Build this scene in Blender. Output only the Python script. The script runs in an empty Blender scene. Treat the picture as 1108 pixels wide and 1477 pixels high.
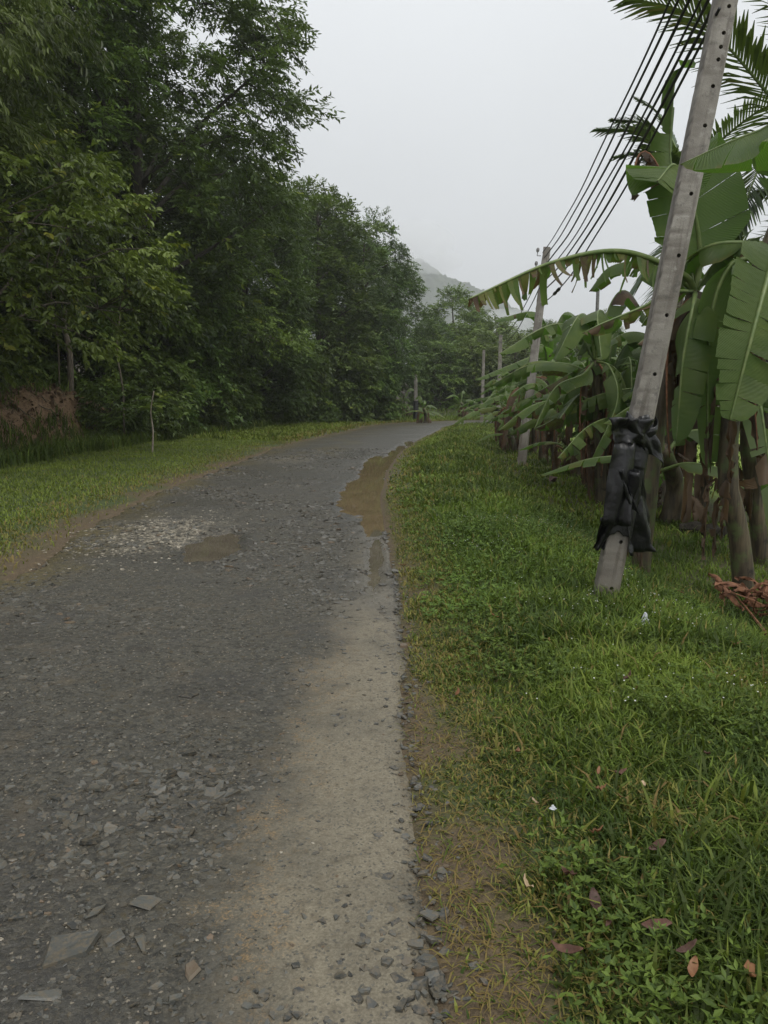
import bpy, math, random
import numpy as np
from mathutils import Vector, Matrix

R = math.radians
random.seed(5)
rng = np.random.default_rng(11)
SC = bpy.context.scene
COL = SC.collection

# ------------------------------------------------------------------ camera, world, sun, exposure
F_PX, CX, CY = 1109.0, 554.0, 738.5
PITCH = R(8.29)
EYE = 1.5
cam = bpy.data.cameras.new('camera')
cam.sensor_fit = 'VERTICAL'
cam.sensor_height = 36.0
cam.lens = 36.0 * F_PX / 1477.0
cam.clip_start = 0.05
cam.clip_end = 5000
cam_o = bpy.data.objects.new('camera', cam)
cam_o.location = (0, 0, EYE)
cam_o.rotation_euler = (R(90) - PITCH, 0, 0)
COL.objects.link(cam_o)
SC.camera = cam_o

SUN_EL, SUN_AZ = R(58), R(150)          # azimuth from +Y towards +X
world = bpy.data.worlds.new('World')
SC.world = world
world.use_nodes = True
wn = world.node_tree
wn.nodes.clear()
w_out = wn.nodes.new('ShaderNodeOutputWorld')
w_bg = wn.nodes.new('ShaderNodeBackground')
w_bg.inputs['Strength'].default_value = 0.1
w_sky = wn.nodes.new('ShaderNodeTexSky')
w_sky.sky_type = 'NISHITA'
w_sky.sun_disc = False
w_sky.sun_elevation = SUN_EL
w_sky.sun_rotation = SUN_AZ
w_hsv = wn.nodes.new('ShaderNodeHueSaturation')
w_hsv.inputs['Saturation'].default_value = 0.3
w_tc = wn.nodes.new('ShaderNodeTexCoord')
w_sep = wn.nodes.new('ShaderNodeSeparateXYZ')
w_map = wn.nodes.new('ShaderNodeMapRange')
w_map.inputs['From Min'].default_value = 0.0
w_map.inputs['From Max'].default_value = 1.0
w_map.inputs['To Min'].default_value = 0.76
w_map.inputs['To Max'].default_value = 1.62
w_noise = wn.nodes.new('ShaderNodeTexNoise')
w_noise.inputs['Scale'].default_value = 1.6
w_noise.inputs['Detail'].default_value = 3.0
w_nm = wn.nodes.new('ShaderNodeMapRange')
w_nm.inputs['To Min'].default_value = 0.80
w_nm.inputs['To Max'].default_value = 1.17
w_mul = wn.nodes.new('ShaderNodeMath'); w_mul.operation = 'MULTIPLY'
w_gr = wn.nodes.new('ShaderNodeVectorMath'); w_gr.operation = 'SCALE'
w_gr.inputs[0].default_value = (5.25, 5.42, 5.58)
w_mix = wn.nodes.new('ShaderNodeMix'); w_mix.data_type = 'RGBA'
w_mix.inputs['Factor'].default_value = 0.92
L = wn.links.new
L(w_sky.outputs['Color'], w_hsv.inputs['Color'])
L(w_tc.outputs['Generated'], w_sep.inputs[0])
L(w_tc.outputs['Generated'], w_noise.inputs['Vector'])
L(w_sep.outputs['Z'], w_map.inputs['Value'])
L(w_noise.outputs['Fac'], w_nm.inputs['Value'])
L(w_map.outputs[0], w_mul.inputs[0]); L(w_nm.outputs[0], w_mul.inputs[1])
L(w_mul.outputs[0], w_gr.inputs['Scale'])
L(w_hsv.outputs['Color'], w_mix.inputs['A'])
L(w_gr.outputs[0], w_mix.inputs['B'])
L(w_mix.outputs['Result'], w_bg.inputs['Color'])
L(w_bg.outputs[0], w_out.inputs['Surface'])

sun = bpy.data.lights.new('sun', 'SUN')
sun.energy = 1.5
sun.angle = R(40)
sun.color = (1.0, 0.97, 0.92)
sun_o = bpy.data.objects.new('sun', sun)
COL.objects.link(sun_o)
sd = Vector((math.sin(SUN_AZ) * math.cos(SUN_EL), math.cos(SUN_AZ) * math.cos(SUN_EL), math.sin(SUN_EL)))
sun_o.rotation_euler = sd.to_track_quat('Z', 'Y').to_euler()
sun_o.location = sd * 60

vs = SC.view_settings
SC.display_settings.display_device = 'sRGB'
vs.view_transform = 'Standard'
vs.look = 'None'
vs.exposure = 0.58
vs.gamma = 1.0
vs.use_curve_mapping = False
cy = SC.cycles
cy.max_bounces = 7
cy.diffuse_bounces = 4
cy.glossy_bounces = 3
cy.transmission_bounces = 5
cy.volume_bounces = 4
cy.caustics_reflective = False
cy.caustics_refractive = False
cy.use_denoising = True

# ------------------------------------------------------------------ picture -> place helpers (only used to measure the place)
ct, st = math.cos(PITCH), math.sin(PITCH)
def ray(px, py):
    a = (px - CX) / F_PX
    b = (CY - py) / F_PX
    return np.array([a, ct + b * st, -st + b * ct])
def P(px, py, depth):
    d = ray(px, py)
    return np.array([0, 0, EYE]) + d * (depth / d[1])
def G0(px, py, z=0.0):
    d = ray(px, py)
    return np.array([0, 0, EYE]) + d * ((z - EYE) / d[2])

# ------------------------------------------------------------------ numpy noise
def _hash(ix, iy, seed):
    h = (ix.astype(np.int64) * 374761393 + iy.astype(np.int64) * 668265263 + seed * 1274126177) & 0x7fffffff
    h = ((h ^ (h >> 13)) * 1274126177) & 0x7fffffff
    return ((h ^ (h >> 16)) & 0xffff) / 65535.0
def vnoise(x, y, seed=0):
    x = np.asarray(x, float); y = np.asarray(y, float)
    ix = np.floor(x); iy = np.floor(y)
    fx = x - ix; fy = y - iy
    fx = fx * fx * (3 - 2 * fx); fy = fy * fy * (3 - 2 * fy)
    a = _hash(ix, iy, seed); b = _hash(ix + 1, iy, seed)
    c = _hash(ix, iy + 1, seed); d = _hash(ix + 1, iy + 1, seed)
    return (a * (1 - fx) + b * fx) * (1 - fy) + (c * (1 - fx) + d * fx) * fy
def fbm(x, y, seed=0, oct=4):
    s = 0; a = 0.5; t = 0
    for k in range(oct):
        s = s + a * vnoise(x * 2 ** k + 17.3 * k, y * 2 ** k - 9.1 * k, seed + k); t += a; a *= 0.5
    return s / t
def sstep(a, b, x):
    t = np.clip((x - a) / (b - a), 0, 1)
    return t * t * (3 - 2 * t)
def nrm(v):
    v = np.asarray(v, float)
    n = np.linalg.norm(v, axis=-1, keepdims=True)
    return v / np.maximum(n, 1e-9)

# ------------------------------------------------------------------ mesh builder
class MB:
    def __init__(s):
        s.V = []; s.Q = []; s.T = []; s.n = 0; s.A = {}
    def add(s, V, Q=None, T=None, **attr):
        V = np.asarray(V, float).reshape(-1, 3)
        if Q is not None and len(Q): s.Q.append(np.asarray(Q, np.int64).reshape(-1, 4) + s.n)
        if T is not None and len(T): s.T.append(np.asarray(T, np.int64).reshape(-1, 3) + s.n)
        for k in set(list(attr) + list(s.A)):
            v = attr.get(k, 0.0)
            arr = np.broadcast_to(np.asarray(v, float), (len(V),))
            if k not in s.A: s.A[k] = [np.zeros(s.n)] if s.n else []
            s.A[k].append(arr)
        s.V.append(V); s.n += len(V)
        return s
    def mesh(s, name, material=None, smooth=False):
        me = bpy.data.meshes.new(name)
        V = np.concatenate(s.V)
        Q = np.concatenate(s.Q) if s.Q else np.zeros((0, 4), np.int64)
        T = np.concatenate(s.T) if s.T else np.zeros((0, 3), np.int64)
        me.vertices.add(len(V)); me.vertices.foreach_set('co', V.astype(np.float32).ravel())
        nl = Q.size + T.size
        me.loops.add(nl)
        me.loops.foreach_set('vertex_index', np.concatenate([Q.ravel(), T.ravel()]).astype(np.int32))
        nf = len(Q) + len(T)
        me.polygons.add(nf)
        ls = np.concatenate([np.arange(len(Q)) * 4, Q.size + np.arange(len(T)) * 3]).astype(np.int32)
        me.polygons.foreach_set('loop_start', ls)
        me.polygons.foreach_set('use_smooth', np.full(nf, bool(smooth)))
        for k, lst in s.A.items():
            a = me.attributes.new(k, 'FLOAT', 'POINT')
            a.data.foreach_set('value', np.concatenate(lst).astype(np.float32))
        if material: me.materials.append(material)
        me.update(calc_edges=True)
        me.validate()
        return me
    def obj(s, name, material=None, parent=None, smooth=False):
        return link(name, s.mesh(name, material, smooth), parent)

def link(name, me, parent=None):
    o = bpy.data.objects.new(name, me)
    COL.objects.link(o)
    if parent: o.parent = parent
    return o
def tag(o, label=None, cat=None, group=None, kind=None):
    if label: o['label'] = label
    if cat: o['category'] = cat
    if group: o['group'] = group
    if kind: o['kind'] = kind
    return o
def thing(name, label, cat, loc=(0, 0, 0), rz=0.0, group=None):
    o = bpy.data.objects.new(name, None)
    o.empty_display_size = 0.2
    o.location = loc; o.rotation_euler = (0, 0, rz)
    COL.objects.link(o)
    return tag(o, label, cat, group)
KIDS = {}
def kids(o): return [c for c in bpy.data.objects if c.parent == o]
def dup(root, label, loc, rz=0.0, scale=1.0, group=None, tilt=(0, 0)):
    if root.name not in KIDS:
        KIDS[root.name] = [(c, [g for g in kids(c)]) for c in kids(root)]
    r = root.copy(); COL.objects.link(r)
    r.location = loc; r.rotation_euler = (tilt[0], tilt[1], rz)
    r.scale = (scale,) * 3 if np.isscalar(scale) else scale
    r['label'] = label
    if group: r['group'] = group
    for c, gs in KIDS[root.name]:
        d = c.copy(); COL.objects.link(d); d.parent = r
        for g in gs:
            e = g.copy(); COL.objects.link(e); e.parent = d
    return r

def frames(path):
    path = np.asarray(path, float)
    T = nrm(np.gradient(path, axis=0))
    ref = np.array([0, 0, 1.0]) if abs(T[0][2]) < 0.9 else np.array([1.0, 0, 0])
    S = [nrm(np.cross(T[0], ref))]
    for i in range(1, len(path)):
        v = S[-1] - T[i] * np.dot(S[-1], T[i])
        S.append(nrm(v))
    S = np.array(S)
    return T, S, np.cross(T, S)
def tube(mb, path, rad, sides=6, cap=True, **attr):
    path = np.asarray(path, float); n = len(path)
    rad = np.broadcast_to(np.asarray(rad, float), (n,))
    T, S, U = frames(path)
    a = np.arange(sides) * 2 * np.pi / sides
    V = path[:, None, :] + rad[:, None, None] * (np.cos(a)[None, :, None] * S[:, None, :] + np.sin(a)[None, :, None] * U[:, None, :])
    V = V.reshape(-1, 3)
    i, j = np.meshgrid(np.arange(n - 1), np.arange(sides), indexing='ij')
    q = np.stack([i * sides + j, i * sides + (j + 1) % sides, (i + 1) * sides + (j + 1) % sides, (i + 1) * sides + j], -1).reshape(-1, 4)
    T3 = None
    if cap:
        V = np.concatenate([V, path[:1], path[-1:]])
        m = n * sides
        t0 = [[m, (k + 1) % sides, k] for k in range(sides)]
        t1 = [[m + 1, (n - 1) * sides + k, (n - 1) * sides + (k + 1) % sides] for k in range(sides)]
        T3 = t0 + t1
    at = {}
    for k, v in attr.items():
        v = np.asarray(v, float)
        if v.ndim == 1 and len(v) == n:
            v = np.repeat(v, sides)
            if cap: v = np.concatenate([v, v[:1], v[-1:]])
        at[k] = v
    mb.add(V, q, T3, **at)
def bez(pts, n):
    """smooth curve through control points (Catmull-Rom), n samples by arc length"""
    p = np.asarray(pts, float)
    if len(p) == 2:
        return p[0] + (p[1] - p[0]) * np.linspace(0, 1, n)[:, None]
    q = np.concatenate([[2 * p[0] - p[1]], p, [2 * p[-1] - p[-2]]])
    out = []
    for i in range(len(p) - 1):
        a, b, c, d = q[i:i + 4]
        t = np.linspace(0, 1, 16, endpoint=False)[:, None]
        out.append(0.5 * (2 * b + (c - a) * t + (2 * a - 5 * b + 4 * c - d) * t ** 2 + (3 * b - a - 3 * c + d) * t ** 3))
    out = np.concatenate(out + [p[-1:]])
    L_ = np.concatenate([[0], np.cumsum(np.linalg.norm(np.diff(out, axis=0), axis=1))])
    s = np.linspace(0, L_[-1], n)
    return np.stack([np.interp(s, L_, out[:, k]) for k in range(3)], -1)

# ------------------------------------------------------------------ material helper
class Mt:
    def __init__(s, name):
        s.m = bpy.data.materials.new(name); s.m.use_nodes = True
        s.nt = s.m.node_tree; s.nt.nodes.clear()
        s.out = s.nt.nodes.new('ShaderNodeOutputMaterial')
    def n(s, typ, ins=None, **props):
        nd = s.nt.nodes.new('ShaderNode' + typ)
        for k, v in props.items(): setattr(nd, k, v)
        for k, v in (ins or {}).items():
            sock = nd.inputs[k]
            if isinstance(v, bpy.types.NodeSocket): s.nt.links.new(v, sock)
            elif isinstance(v, bpy.types.Node): s.nt.links.new(v.outputs[0], sock)
            else:
                if isinstance(v, tuple) and len(v) == 3 and sock.type == 'RGBA': v = v + (1,)
                sock.default_value = v
        return nd
    def attr(s, name): return s.n('Attribute', attribute_name=name).outputs['Fac']
    def pos(s): return s.n('NewGeometry').outputs['Position']
    def objco(s): return s.n('TexCoord').outputs['Object']
    def noise(s, vec, scale, detail=4, rough=0.55, out='Fac'):
        return s.n('TexNoise', {'Vector': vec, 'Scale': scale, 'Detail': detail, 'Roughness': rough}).outputs[out]
    def math(s, op, a, b=None, clamp=False):
        ins = {0: a}
        if b is not None: ins[1] = b
        return s.n('Math', ins, operation=op, use_clamp=clamp).outputs[0]
    def rng(s, v, a, b, c=0.0, d=1.0, smooth=True):
        return s.n('MapRange', {'Value': v, 'From Min': a, 'From Max': b, 'To Min': c, 'To Max': d},
                   interpolation_type='SMOOTHSTEP' if smooth else 'LINEAR').outputs[0]
    def mix(s, f, a, b, blend='MIX'):
        nd = s.nt.nodes.new('ShaderNodeMix'); nd.data_type = 'RGBA'; nd.blend_type = blend
        for i, v in ((0, f), (6, a), (7, b)):
            if isinstance(v, bpy.types.NodeSocket): s.nt.links.new(v, nd.inputs[i])
            else:
                if isinstance(v, tuple) and len(v) == 3: v = v + (1,)
                nd.inputs[i].default_value = v
        return nd.outputs[2]
    def bump(s, h, strength=0.5, dist=0.01, normal=None):
        ins = {'Height': h, 'Strength': strength, 'Distance': dist}
        if normal is not None: ins['Normal'] = normal
        return s.n('Bump', ins).outputs[0]
    def bsdf(s, col, rough=0.7, normal=None, spec=0.5, **kw):
        ins = {'Base Color': col, 'Roughness': rough, 'Specular IOR Level': spec}
        if normal is not None: ins['Normal'] = normal
        ins.update(kw)
        return s.n('BsdfPrincipled', ins).outputs[0]
    def finish(s, sh):
        s.nt.links.new(sh, s.out.inputs['Surface']); return s.m
    def leafy(s, col, tcol, rough, trans, normal=None, spec=0.5):
        b = s.bsdf(col, rough, normal, spec)
        t = s.n('BsdfTranslucent', {'Color': tcol}).outputs[0]
        return s.finish(s.n('MixShader', {0: trans, 1: b, 2: t}).outputs[0])

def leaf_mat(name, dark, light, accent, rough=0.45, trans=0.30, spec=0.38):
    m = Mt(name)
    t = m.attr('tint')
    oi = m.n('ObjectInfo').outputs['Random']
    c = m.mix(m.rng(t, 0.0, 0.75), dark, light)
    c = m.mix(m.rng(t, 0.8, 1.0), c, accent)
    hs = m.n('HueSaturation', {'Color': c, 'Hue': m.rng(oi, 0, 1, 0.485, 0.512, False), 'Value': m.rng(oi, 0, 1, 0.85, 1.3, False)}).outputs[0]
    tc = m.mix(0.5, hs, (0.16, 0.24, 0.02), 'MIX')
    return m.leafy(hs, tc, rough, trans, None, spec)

M = {}
M['leaf_tall'] = leaf_mat('leaf_tall', (0.021, 0.039, 0.009), (0.098, 0.166, 0.032), (0.203, 0.263, 0.036))
M['leaf_long'] = leaf_mat('leaf_long', (0.026, 0.034, 0.008), (0.106, 0.132, 0.032), (0.138, 0.142, 0.029))
M['leaf_broad'] = leaf_mat('leaf_broad', (0.024, 0.042, 0.008), (0.166, 0.247, 0.039), (0.231, 0.251, 0.027))
M['leaf_dense'] = leaf_mat('leaf_dense', (0.020, 0.036, 0.009), (0.092, 0.147, 0.032), (0.163, 0.222, 0.030))
M['leaf_mid'] = leaf_mat('leaf_mid', (0.023, 0.043, 0.009), (0.106, 0.167, 0.031), (0.161, 0.201, 0.031))
M['leaf_bright'] = leaf_mat('leaf_bright', (0.058, 0.092, 0.022), (0.165, 0.225, 0.052), (0.16, 0.20, 0.05))
M['grass'] = leaf_mat('grass', (0.036, 0.057, 0.011), (0.158, 0.212, 0.034), (0.20, 0.145, 0.05), 0.55, 0.32, 0.2)
M['weed'] = leaf_mat('weed', (0.040, 0.072, 0.014), (0.115, 0.175, 0.028), (0.15, 0.19, 0.04), 0.5, 0.3, 0.25)

def bark(name, a, b, scale=9):
    m = Mt(name)
    p = m.objco()
    n1 = m.noise(p, scale, 6, 0.65)
    mp = m.n('Mapping', {'Vector': p, 'Scale': (6, 6, 1.2)}).outputs[0]
    n2 = m.noise(mp, 6, 5, 0.6)
    c = m.mix(m.rng(n2, 0.3, 0.7), a, b)
    c = m.mix(m.rng(n1, 0.55, 0.75), c, (0.06, 0.085, 0.04))
    return m.finish(m.bsdf(c, 0.85, m.bump(n2, 0.8, 0.02), 0.25))
M['bark'] = bark('bark', (0.05, 0.04, 0.03), (0.14, 0.12, 0.09))
M['bark_pale'] = bark('bark_pale', (0.16, 0.13, 0.10), (0.32, 0.28, 0.23))
M['bark_dark'] = bark('bark_dark', (0.018, 0.015, 0.012), (0.06, 0.05, 0.04))

def banana_leaf_mat():
    m = Mt('banana_leaf')
    t = m.attr('tint'); u = m.attr('u'); v = m.attr('v')
    p = m.objco()
    big = m.noise(p, 3.0, 3)
    g = m.mix(m.rng(big, 0.3, 0.7), (0.066, 0.110, 0.022), (0.145, 0.195, 0.042))
    vein = m.n('TexWave', {'Vector': m.n('CombineXYZ', {0: v, 1: m.math('MULTIPLY', u, 0.02), 2: 0.0}).outputs[0], 'Scale': 28.0, 'Distortion': 0.6, 'Detail': 1.0}, wave_type='BANDS', bands_direction='X').outputs[1]
    g = m.mix(m.math('MULTIPLY', vein, 0.35), g, (0.05, 0.10, 0.03))
    g = m.mix(m.math('MULTIPLY', m.n('NewGeometry').outputs['Backfacing'], 0.6), g, (0.125, 0.165, 0.075))
    spots = m.noise(p, 30.0, 4)
    t2 = m.math('ADD', t, m.math('MULTIPLY', m.math('SUBTRACT', spots, 0.5), 0.35))
    c = m.mix(m.rng(t2, 0.35, 0.55), g, (0.15, 0.15, 0.035))
    br = m.mix(m.rng(big, 0.35, 0.65), (0.20, 0.135, 0.085), (0.075, 0.05, 0.033))
    c = m.mix(m.rng(t2, 0.55, 0.72), c, br)
    tc = m.mix(m.rng(t2, 0.5, 0.75), (0.13, 0.27, 0.03), (0.14, 0.08, 0.03))
    nb = m.bump(vein, 0.6, 0.006)
    return m.leafy(c, tc, 0.40, 0.40, nb, 0.38)
M['banana_leaf'] = banana_leaf_mat()
def simple_noise_mat(name, a, b, scale, rough=0.7, bumpd=0.005, spec=0.4, detail=5):
    m = Mt(name); p = m.objco()
    n = m.noise(p, scale, detail, 0.6)
    return m.finish(m.bsdf(m.mix(m.rng(n, 0.3, 0.7), a, b), rough, m.bump(n, 0.6, bumpd), spec))
M['banana_rib'] = simple_noise_mat('banana_rib', (0.09, 0.14, 0.04), (0.16, 0.20, 0.07), 12, 0.45)
def stem_mat():
    m = Mt('banana_stem'); p = m.objco()
    mp = m.n('Mapping', {'Vector': p, 'Scale': (14, 14, 1.3)}).outputs[0]
    n = m.noise(mp, 2.0, 5, 0.6)
    n2 = m.noise(p, 5.0, 4)
    c = m.mix(m.rng(n, 0.3, 0.7), (0.030, 0.023, 0.016), (0.105, 0.083, 0.048))
    c = m.mix(m.rng(n2, 0.52, 0.66), c, (0.075, 0.095, 0.035))
    c = m.mix(m.rng(n2, 0.38, 0.30), c, (0.02, 0.016, 0.012))
    return m.finish(m.bsdf(c, 0.6, m.bump(n, 0.8, 0.01), 0.35))
M['banana_stem'] = stem_mat()
M['palm_leaf'] = leaf_mat('palm_leaf', (0.022, 0.042, 0.016), (0.05, 0.085, 0.028), (0.14, 0.11, 0.04), 0.4, 0.22, 0.5)
M['dry_frond'] = simple_noise_mat('dry_frond', (0.11, 0.045, 0.022), (0.22, 0.10, 0.05), 20, 0.75)
M['cable'] = simple_noise_mat('cable', (0.012, 0.012, 0.014), (0.03, 0.03, 0.035), 10, 0.5, 0.001)
M['steel'] = simple_noise_mat('steel', (0.12, 0.12, 0.12), (0.25, 0.24, 0.23), 30, 0.5, 0.001)
M['hole'] = simple_noise_mat('hole', (0.012, 0.011, 0.010), (0.03, 0.028, 0.025), 30, 0.9, 0.001)
def plastic():
    m = Mt('black_plastic'); p = m.objco()
    n = m.noise(p, 9.0, 5, 0.6); n2 = m.noise(p, 45.0, 4, 0.6)
    c = m.mix(m.rng(n, 0.5, 0.8), (0.008, 0.008, 0.009), (0.03, 0.03, 0.03))
    b = m.bump(n2, 0.35, 0.004, m.bump(n, 0.6, 0.02))
    return m.finish(m.bsdf(c, 0.36, b, 0.5))
M['black_plastic'] = plastic()
def concrete(name='pole_concrete', k=1.0):
    m = Mt(name); p = m.objco()
    n1 = m.noise(p, 3.0, 6, 0.65); n2 = m.noise(p, 40.0, 4, 0.7); n3 = m.noise(p, 160.0, 2)
    mp = m.n('Mapping', {'Vector': p, 'Scale': (9, 9, 0.7)}).outputs[0]
    st_ = m.noise(mp, 2.0, 5, 0.6)
    c = m.mix(m.rng(n1, 0.3, 0.7), (0.17 * k, 0.155 * k, 0.135 * k), (0.30 * k, 0.28 * k, 0.25 * k))
    c = m.mix(m.math('MULTIPLY', m.rng(st_, 0.50, 0.66), 0.75), c, (0.11, 0.095, 0.08))
    n4 = m.noise(p, 11.0, 6, 0.7)
    c = m.mix(m.math('MULTIPLY', m.rng(n4, 0.55, 0.68), 0.7), c, (0.10, 0.095, 0.085))
    c = m.mix(m.math('MULTIPLY', m.rng(n4, 0.42, 0.32), 0.5), c, (0.36, 0.35, 0.32))
    c = m.mix(m.math('MULTIPLY', m.rng(n2, 0.56, 0.7), 0.5), c, (0.10, 0.09, 0.08))
    z = m.n('SeparateXYZ', {0: m.pos()}).outputs[2]
    low = m.math('MULTIPLY', m.rng(z, 0.9, -0.1), m.rng(n1, 0.3, 0.65))
    c = m.mix(m.math('MULTIPLY', low, 0.75), c, (0.10, 0.082, 0.045))
    chip = m.attr('chip')
    c = m.mix(m.math('MULTIPLY', chip, 0.8), c, (0.11, 0.095, 0.08))
    h = m.math('ADD', n2, m.math('MULTIPLY', n3, 0.5))
    return m.finish(m.bsdf(c, 0.75, m.bump(h, 0.6, 0.004), 0.35))
M['concrete'] = concrete()

# ------------------------------------------------------------------ the road's course
RE = [(662, 1477), (640, 1380), (624, 1290), (608, 1150), (597, 1030), (589, 930), (577, 830), (563, 760), (557, 715), (562, 680), (580, 652), (605, 634), (640, 618)]
LE = [(0, 838), (60, 802), (130, 757), (230, 707), (300, 682), (400, 645), (470, 628), (520, 618)]
re_w = np.array([G0(*p)[:2] for p in RE]); le_w = np.array([G0(*p)[:2] for p in LE])
ys = np.concatenate([np.arange(-6, 1, 0.15), np.arange(1, 9, 0.05), np.arange(9, 20, 0.1), np.arange(20, 40, 0.22)])
rx = np.interp(ys, np.concatenate([[-6], re_w[:, 1]]), np.concatenate([[re_w[0, 0] + 0.05], re_w[:, 0]]))
lx = np.interp(ys, np.concatenate([[-6], le_w[:, 1]]), np.concatenate([[-3.55], le_w[:, 0]]))
def smooth(a, k):
    ker = np.hanning(k); ker /= ker.sum()
    return np.convolve(np.pad(a, k // 2, mode='edge'), ker, 'same')[k // 2:-(k // 2)]
rx = smooth(rx, 13); lx = smooth(lx, 13)
far_pairs = np.array([[lx[-1], ys[-1], rx[-1], ys[-1]], [-0.9, 45.2, 3.4, 43.6], [1.0, 51, 5.2, 47.8], [5.2, 56.6, 8.4, 51.6], [12, 60.2, 13.2, 54.6], [21, 62, 21, 56.6], [32, 63, 32, 57.6]])
tt = np.linspace(0, len(far_pairs) - 1, 70)
fp = np.stack([bez(np.c_[far_pairs[:, :2], np.zeros(len(far_pairs))], 70)[:, 0], bez(np.c_[far_pairs[:, :2], np.zeros(len(far_pairs))], 70)[:, 1],
               bez(np.c_[far_pairs[:, 2:], np.zeros(len(far_pairs))], 70)[:, 0], bez(np.c_[far_pairs[:, 2:], np.zeros(len(far_pairs))], 70)[:, 1]], -1)
EL = np.concatenate([np.stack([lx, ys], -1), fp[1:, :2]])
ER = np.concatenate([np.stack([rx, ys], -1), fp[1:, 2:]])
def coarse(e):
    keep = [0]
    for i in range(1, len(e)):
        if np.linalg.norm(e[i] - e[keep[-1]]) > 0.6: keep.append(i)
    return e[keep]
ELc, ERc = coarse(EL), coarse(ER)
def pdist(x, y, pl):
    d = np.full(x.shape, 1e9)
    for a, b in zip(pl[:-1], pl[1:]):
        ab = b - a
        t = np.clip(((x - a[0]) * ab[0] + (y - a[1]) * ab[1]) / (ab @ ab), 0, 1)
        d = np.minimum(d, np.hypot(x - a[0] - t * ab[0], y - a[1] - t * ab[1]))
    return d
POLY = np.concatenate([ELc, ERc[::-1]])
def inside(x, y):
    c = np.zeros(x.shape, bool)
    n = len(POLY)
    for i in range(n):
        a, b = POLY[i], POLY[(i + 1) % n]
        if a[1] == b[1]: continue
        hit = ((a[1] > y) != (b[1] > y)) & (x < (b[0] - a[0]) * (y - a[1]) / (b[1] - a[1]) + a[0])
        c ^= hit
    return c
def road_d(x, y):
    """signed distances: outside right, outside left (>0 outside on that side), depth inside"""
    x = np.asarray(x, float); y = np.asarray(y, float)
    dl = pdist(x, y, ELc); dr = pdist(x, y, ERc); ins = inside(x, y)
    # behind the camera or past the end: use side by nearest edge
    right = np.where(~ins & (dr <= dl), dr, 0)
    left = np.where(~ins & (dl < dr), dl, 0)
    ind = np.where(ins, np.minimum(dl, dr), 0)
    return right, left, ind
def ground_h(x, y, full=False):
    x = np.asarray(x, float); y = np.asarray(y, float)
    r, l, i = road_d(x, y)
    n1 = fbm(x * 0.9, y * 0.9, 3) - 0.5
    n2 = fbm(x * 4.0, y * 4.0, 8, 3) - 0.5
    fall = 1 - 0.75 * sstep(22, 36, y)
    zr = 0.05 * sstep(0.05, 0.6, r) - 0.34 * fall * sstep(1.55, 2.9, r) + 0.10 * n1 * sstep(0.2, 1.2, r) + 0.03 * n2 * sstep(0.05, 0.4, r)
    zr = zr + 0.10 * np.exp(-(((x - 1.25) / 0.6) ** 2 + ((y - 7.6) / 1.3) ** 2))
    bank = sstep(5.2, 6.6, l + 0.7 * n1)
    hb = 0.55 + 1.05 * sstep(34, 22, y)
    zl = 0.10 * sstep(0.0, 3.5, l) + 0.10 * n1 * sstep(0.3, 2, l) + 0.03 * n2 * sstep(0.05, 0.4, l) + bank * hb + 0.10 * np.clip(l - 6.6, 0, 60)
    zl = zl + 0.45 * n2 * sstep(5.0, 5.6, l) + .35 * n1 * bank
    z = np.where(r > 0, zr, np.where(l > 0, zl, 0)) - 0.09 * sstep(0.04, 0.2, i)
    return (z, r, l, i) if full else z
def gz(x, y): return float(ground_h(np.array([float(x)]), np.array([float(y)]))[0])
def G(px, py):
    z = 0.0
    for _ in range(12):
        p = G0(px, py, z); z = 0.5 * z + 0.5 * gz(p[0], p[1])
    p = G0(px, py, z)
    return np.array([p[0], p[1], gz(p[0], p[1])])

# ------------------------------------------------------------------ ground sheet
def axis(segs):
    out = []
    for a, b, s in segs: out.append(np.arange(a, b, s))
    return np.unique(np.round(np.concatenate(out), 4))
gx = axis([(-640, -120, 40), (-120, -40, 8), (-40, -14, 1.0), (-14, -5, 0.22), (-5, 6, 0.11), (6, 14, 0.4), (14, 40, 1.5), (40, 120, 8), (120, 641, 40)])
gy = axis([(-16, 0, 1.0), (0, 12, 0.11), (12, 30, 0.22), (30, 66, 0.5), (66, 120, 4), (120, 1201, 40)])
XX, YY = np.meshgrid(gx, gy)
Zg, Rg, Lg, Ig = ground_h(XX.ravel(), YY.ravel(), True)
nx, ny = len(gx), len(gy)
ii, jj = np.meshgrid(np.arange(ny - 1), np.arange(nx - 1), indexing='ij')
gq = np.stack([ii * nx + jj, ii * nx + jj + 1, (ii + 1) * nx + jj + 1, (ii + 1) * nx + jj], -1).reshape(-1, 4)
xr, yr = XX.ravel(), YY.ravel()
nz1 = fbm(xr * 1.3, yr * 1.3, 21); nz2 = fbm(xr * 0.35, yr * 0.35, 31)
dirtp = G0(700, 1330)
def dirt_mask(x, y, r):
    n = fbm(x * 2.2, y * 2.2, 55)
    n_b = fbm(x * 6, y * 6, 57, 3)
    a = sstep(0.24, 0.02, r + 0.55 * (n - 0.5) + 0.22 * (n_b - 0.5)) * (r > 0) * (1 - 0.35 * sstep(5, 9, y))
    b = sstep(0.40, 0.24, np.hypot((x - dirtp[0] + 0.10) / 0.42, (y - dirtp[1]) / 0.85) * 0.42 + 0.30 * (n - 0.5) + 0.1 * (n_b - 0.5))
    return np.clip(np.maximum(a, b), 0, 1)
soil = np.where(Rg > 0, dirt_mask(xr, yr, Rg), np.where(Lg > 0, sstep(0.55, 0.0, Lg + 1.3 * (nz1 - 0.5)), 1.0))
red = sstep(5.0, 5.8, Lg + 0.8 * (nz1 - 0.5)) * sstep(8.6, 7.2, Lg) * sstep(34, 27, yr) * sstep(.36, .52, fbm(xr * 1.9, yr * 1.9, 341) + .12)
forest = sstep(6.6, 7.6, Lg)
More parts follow.
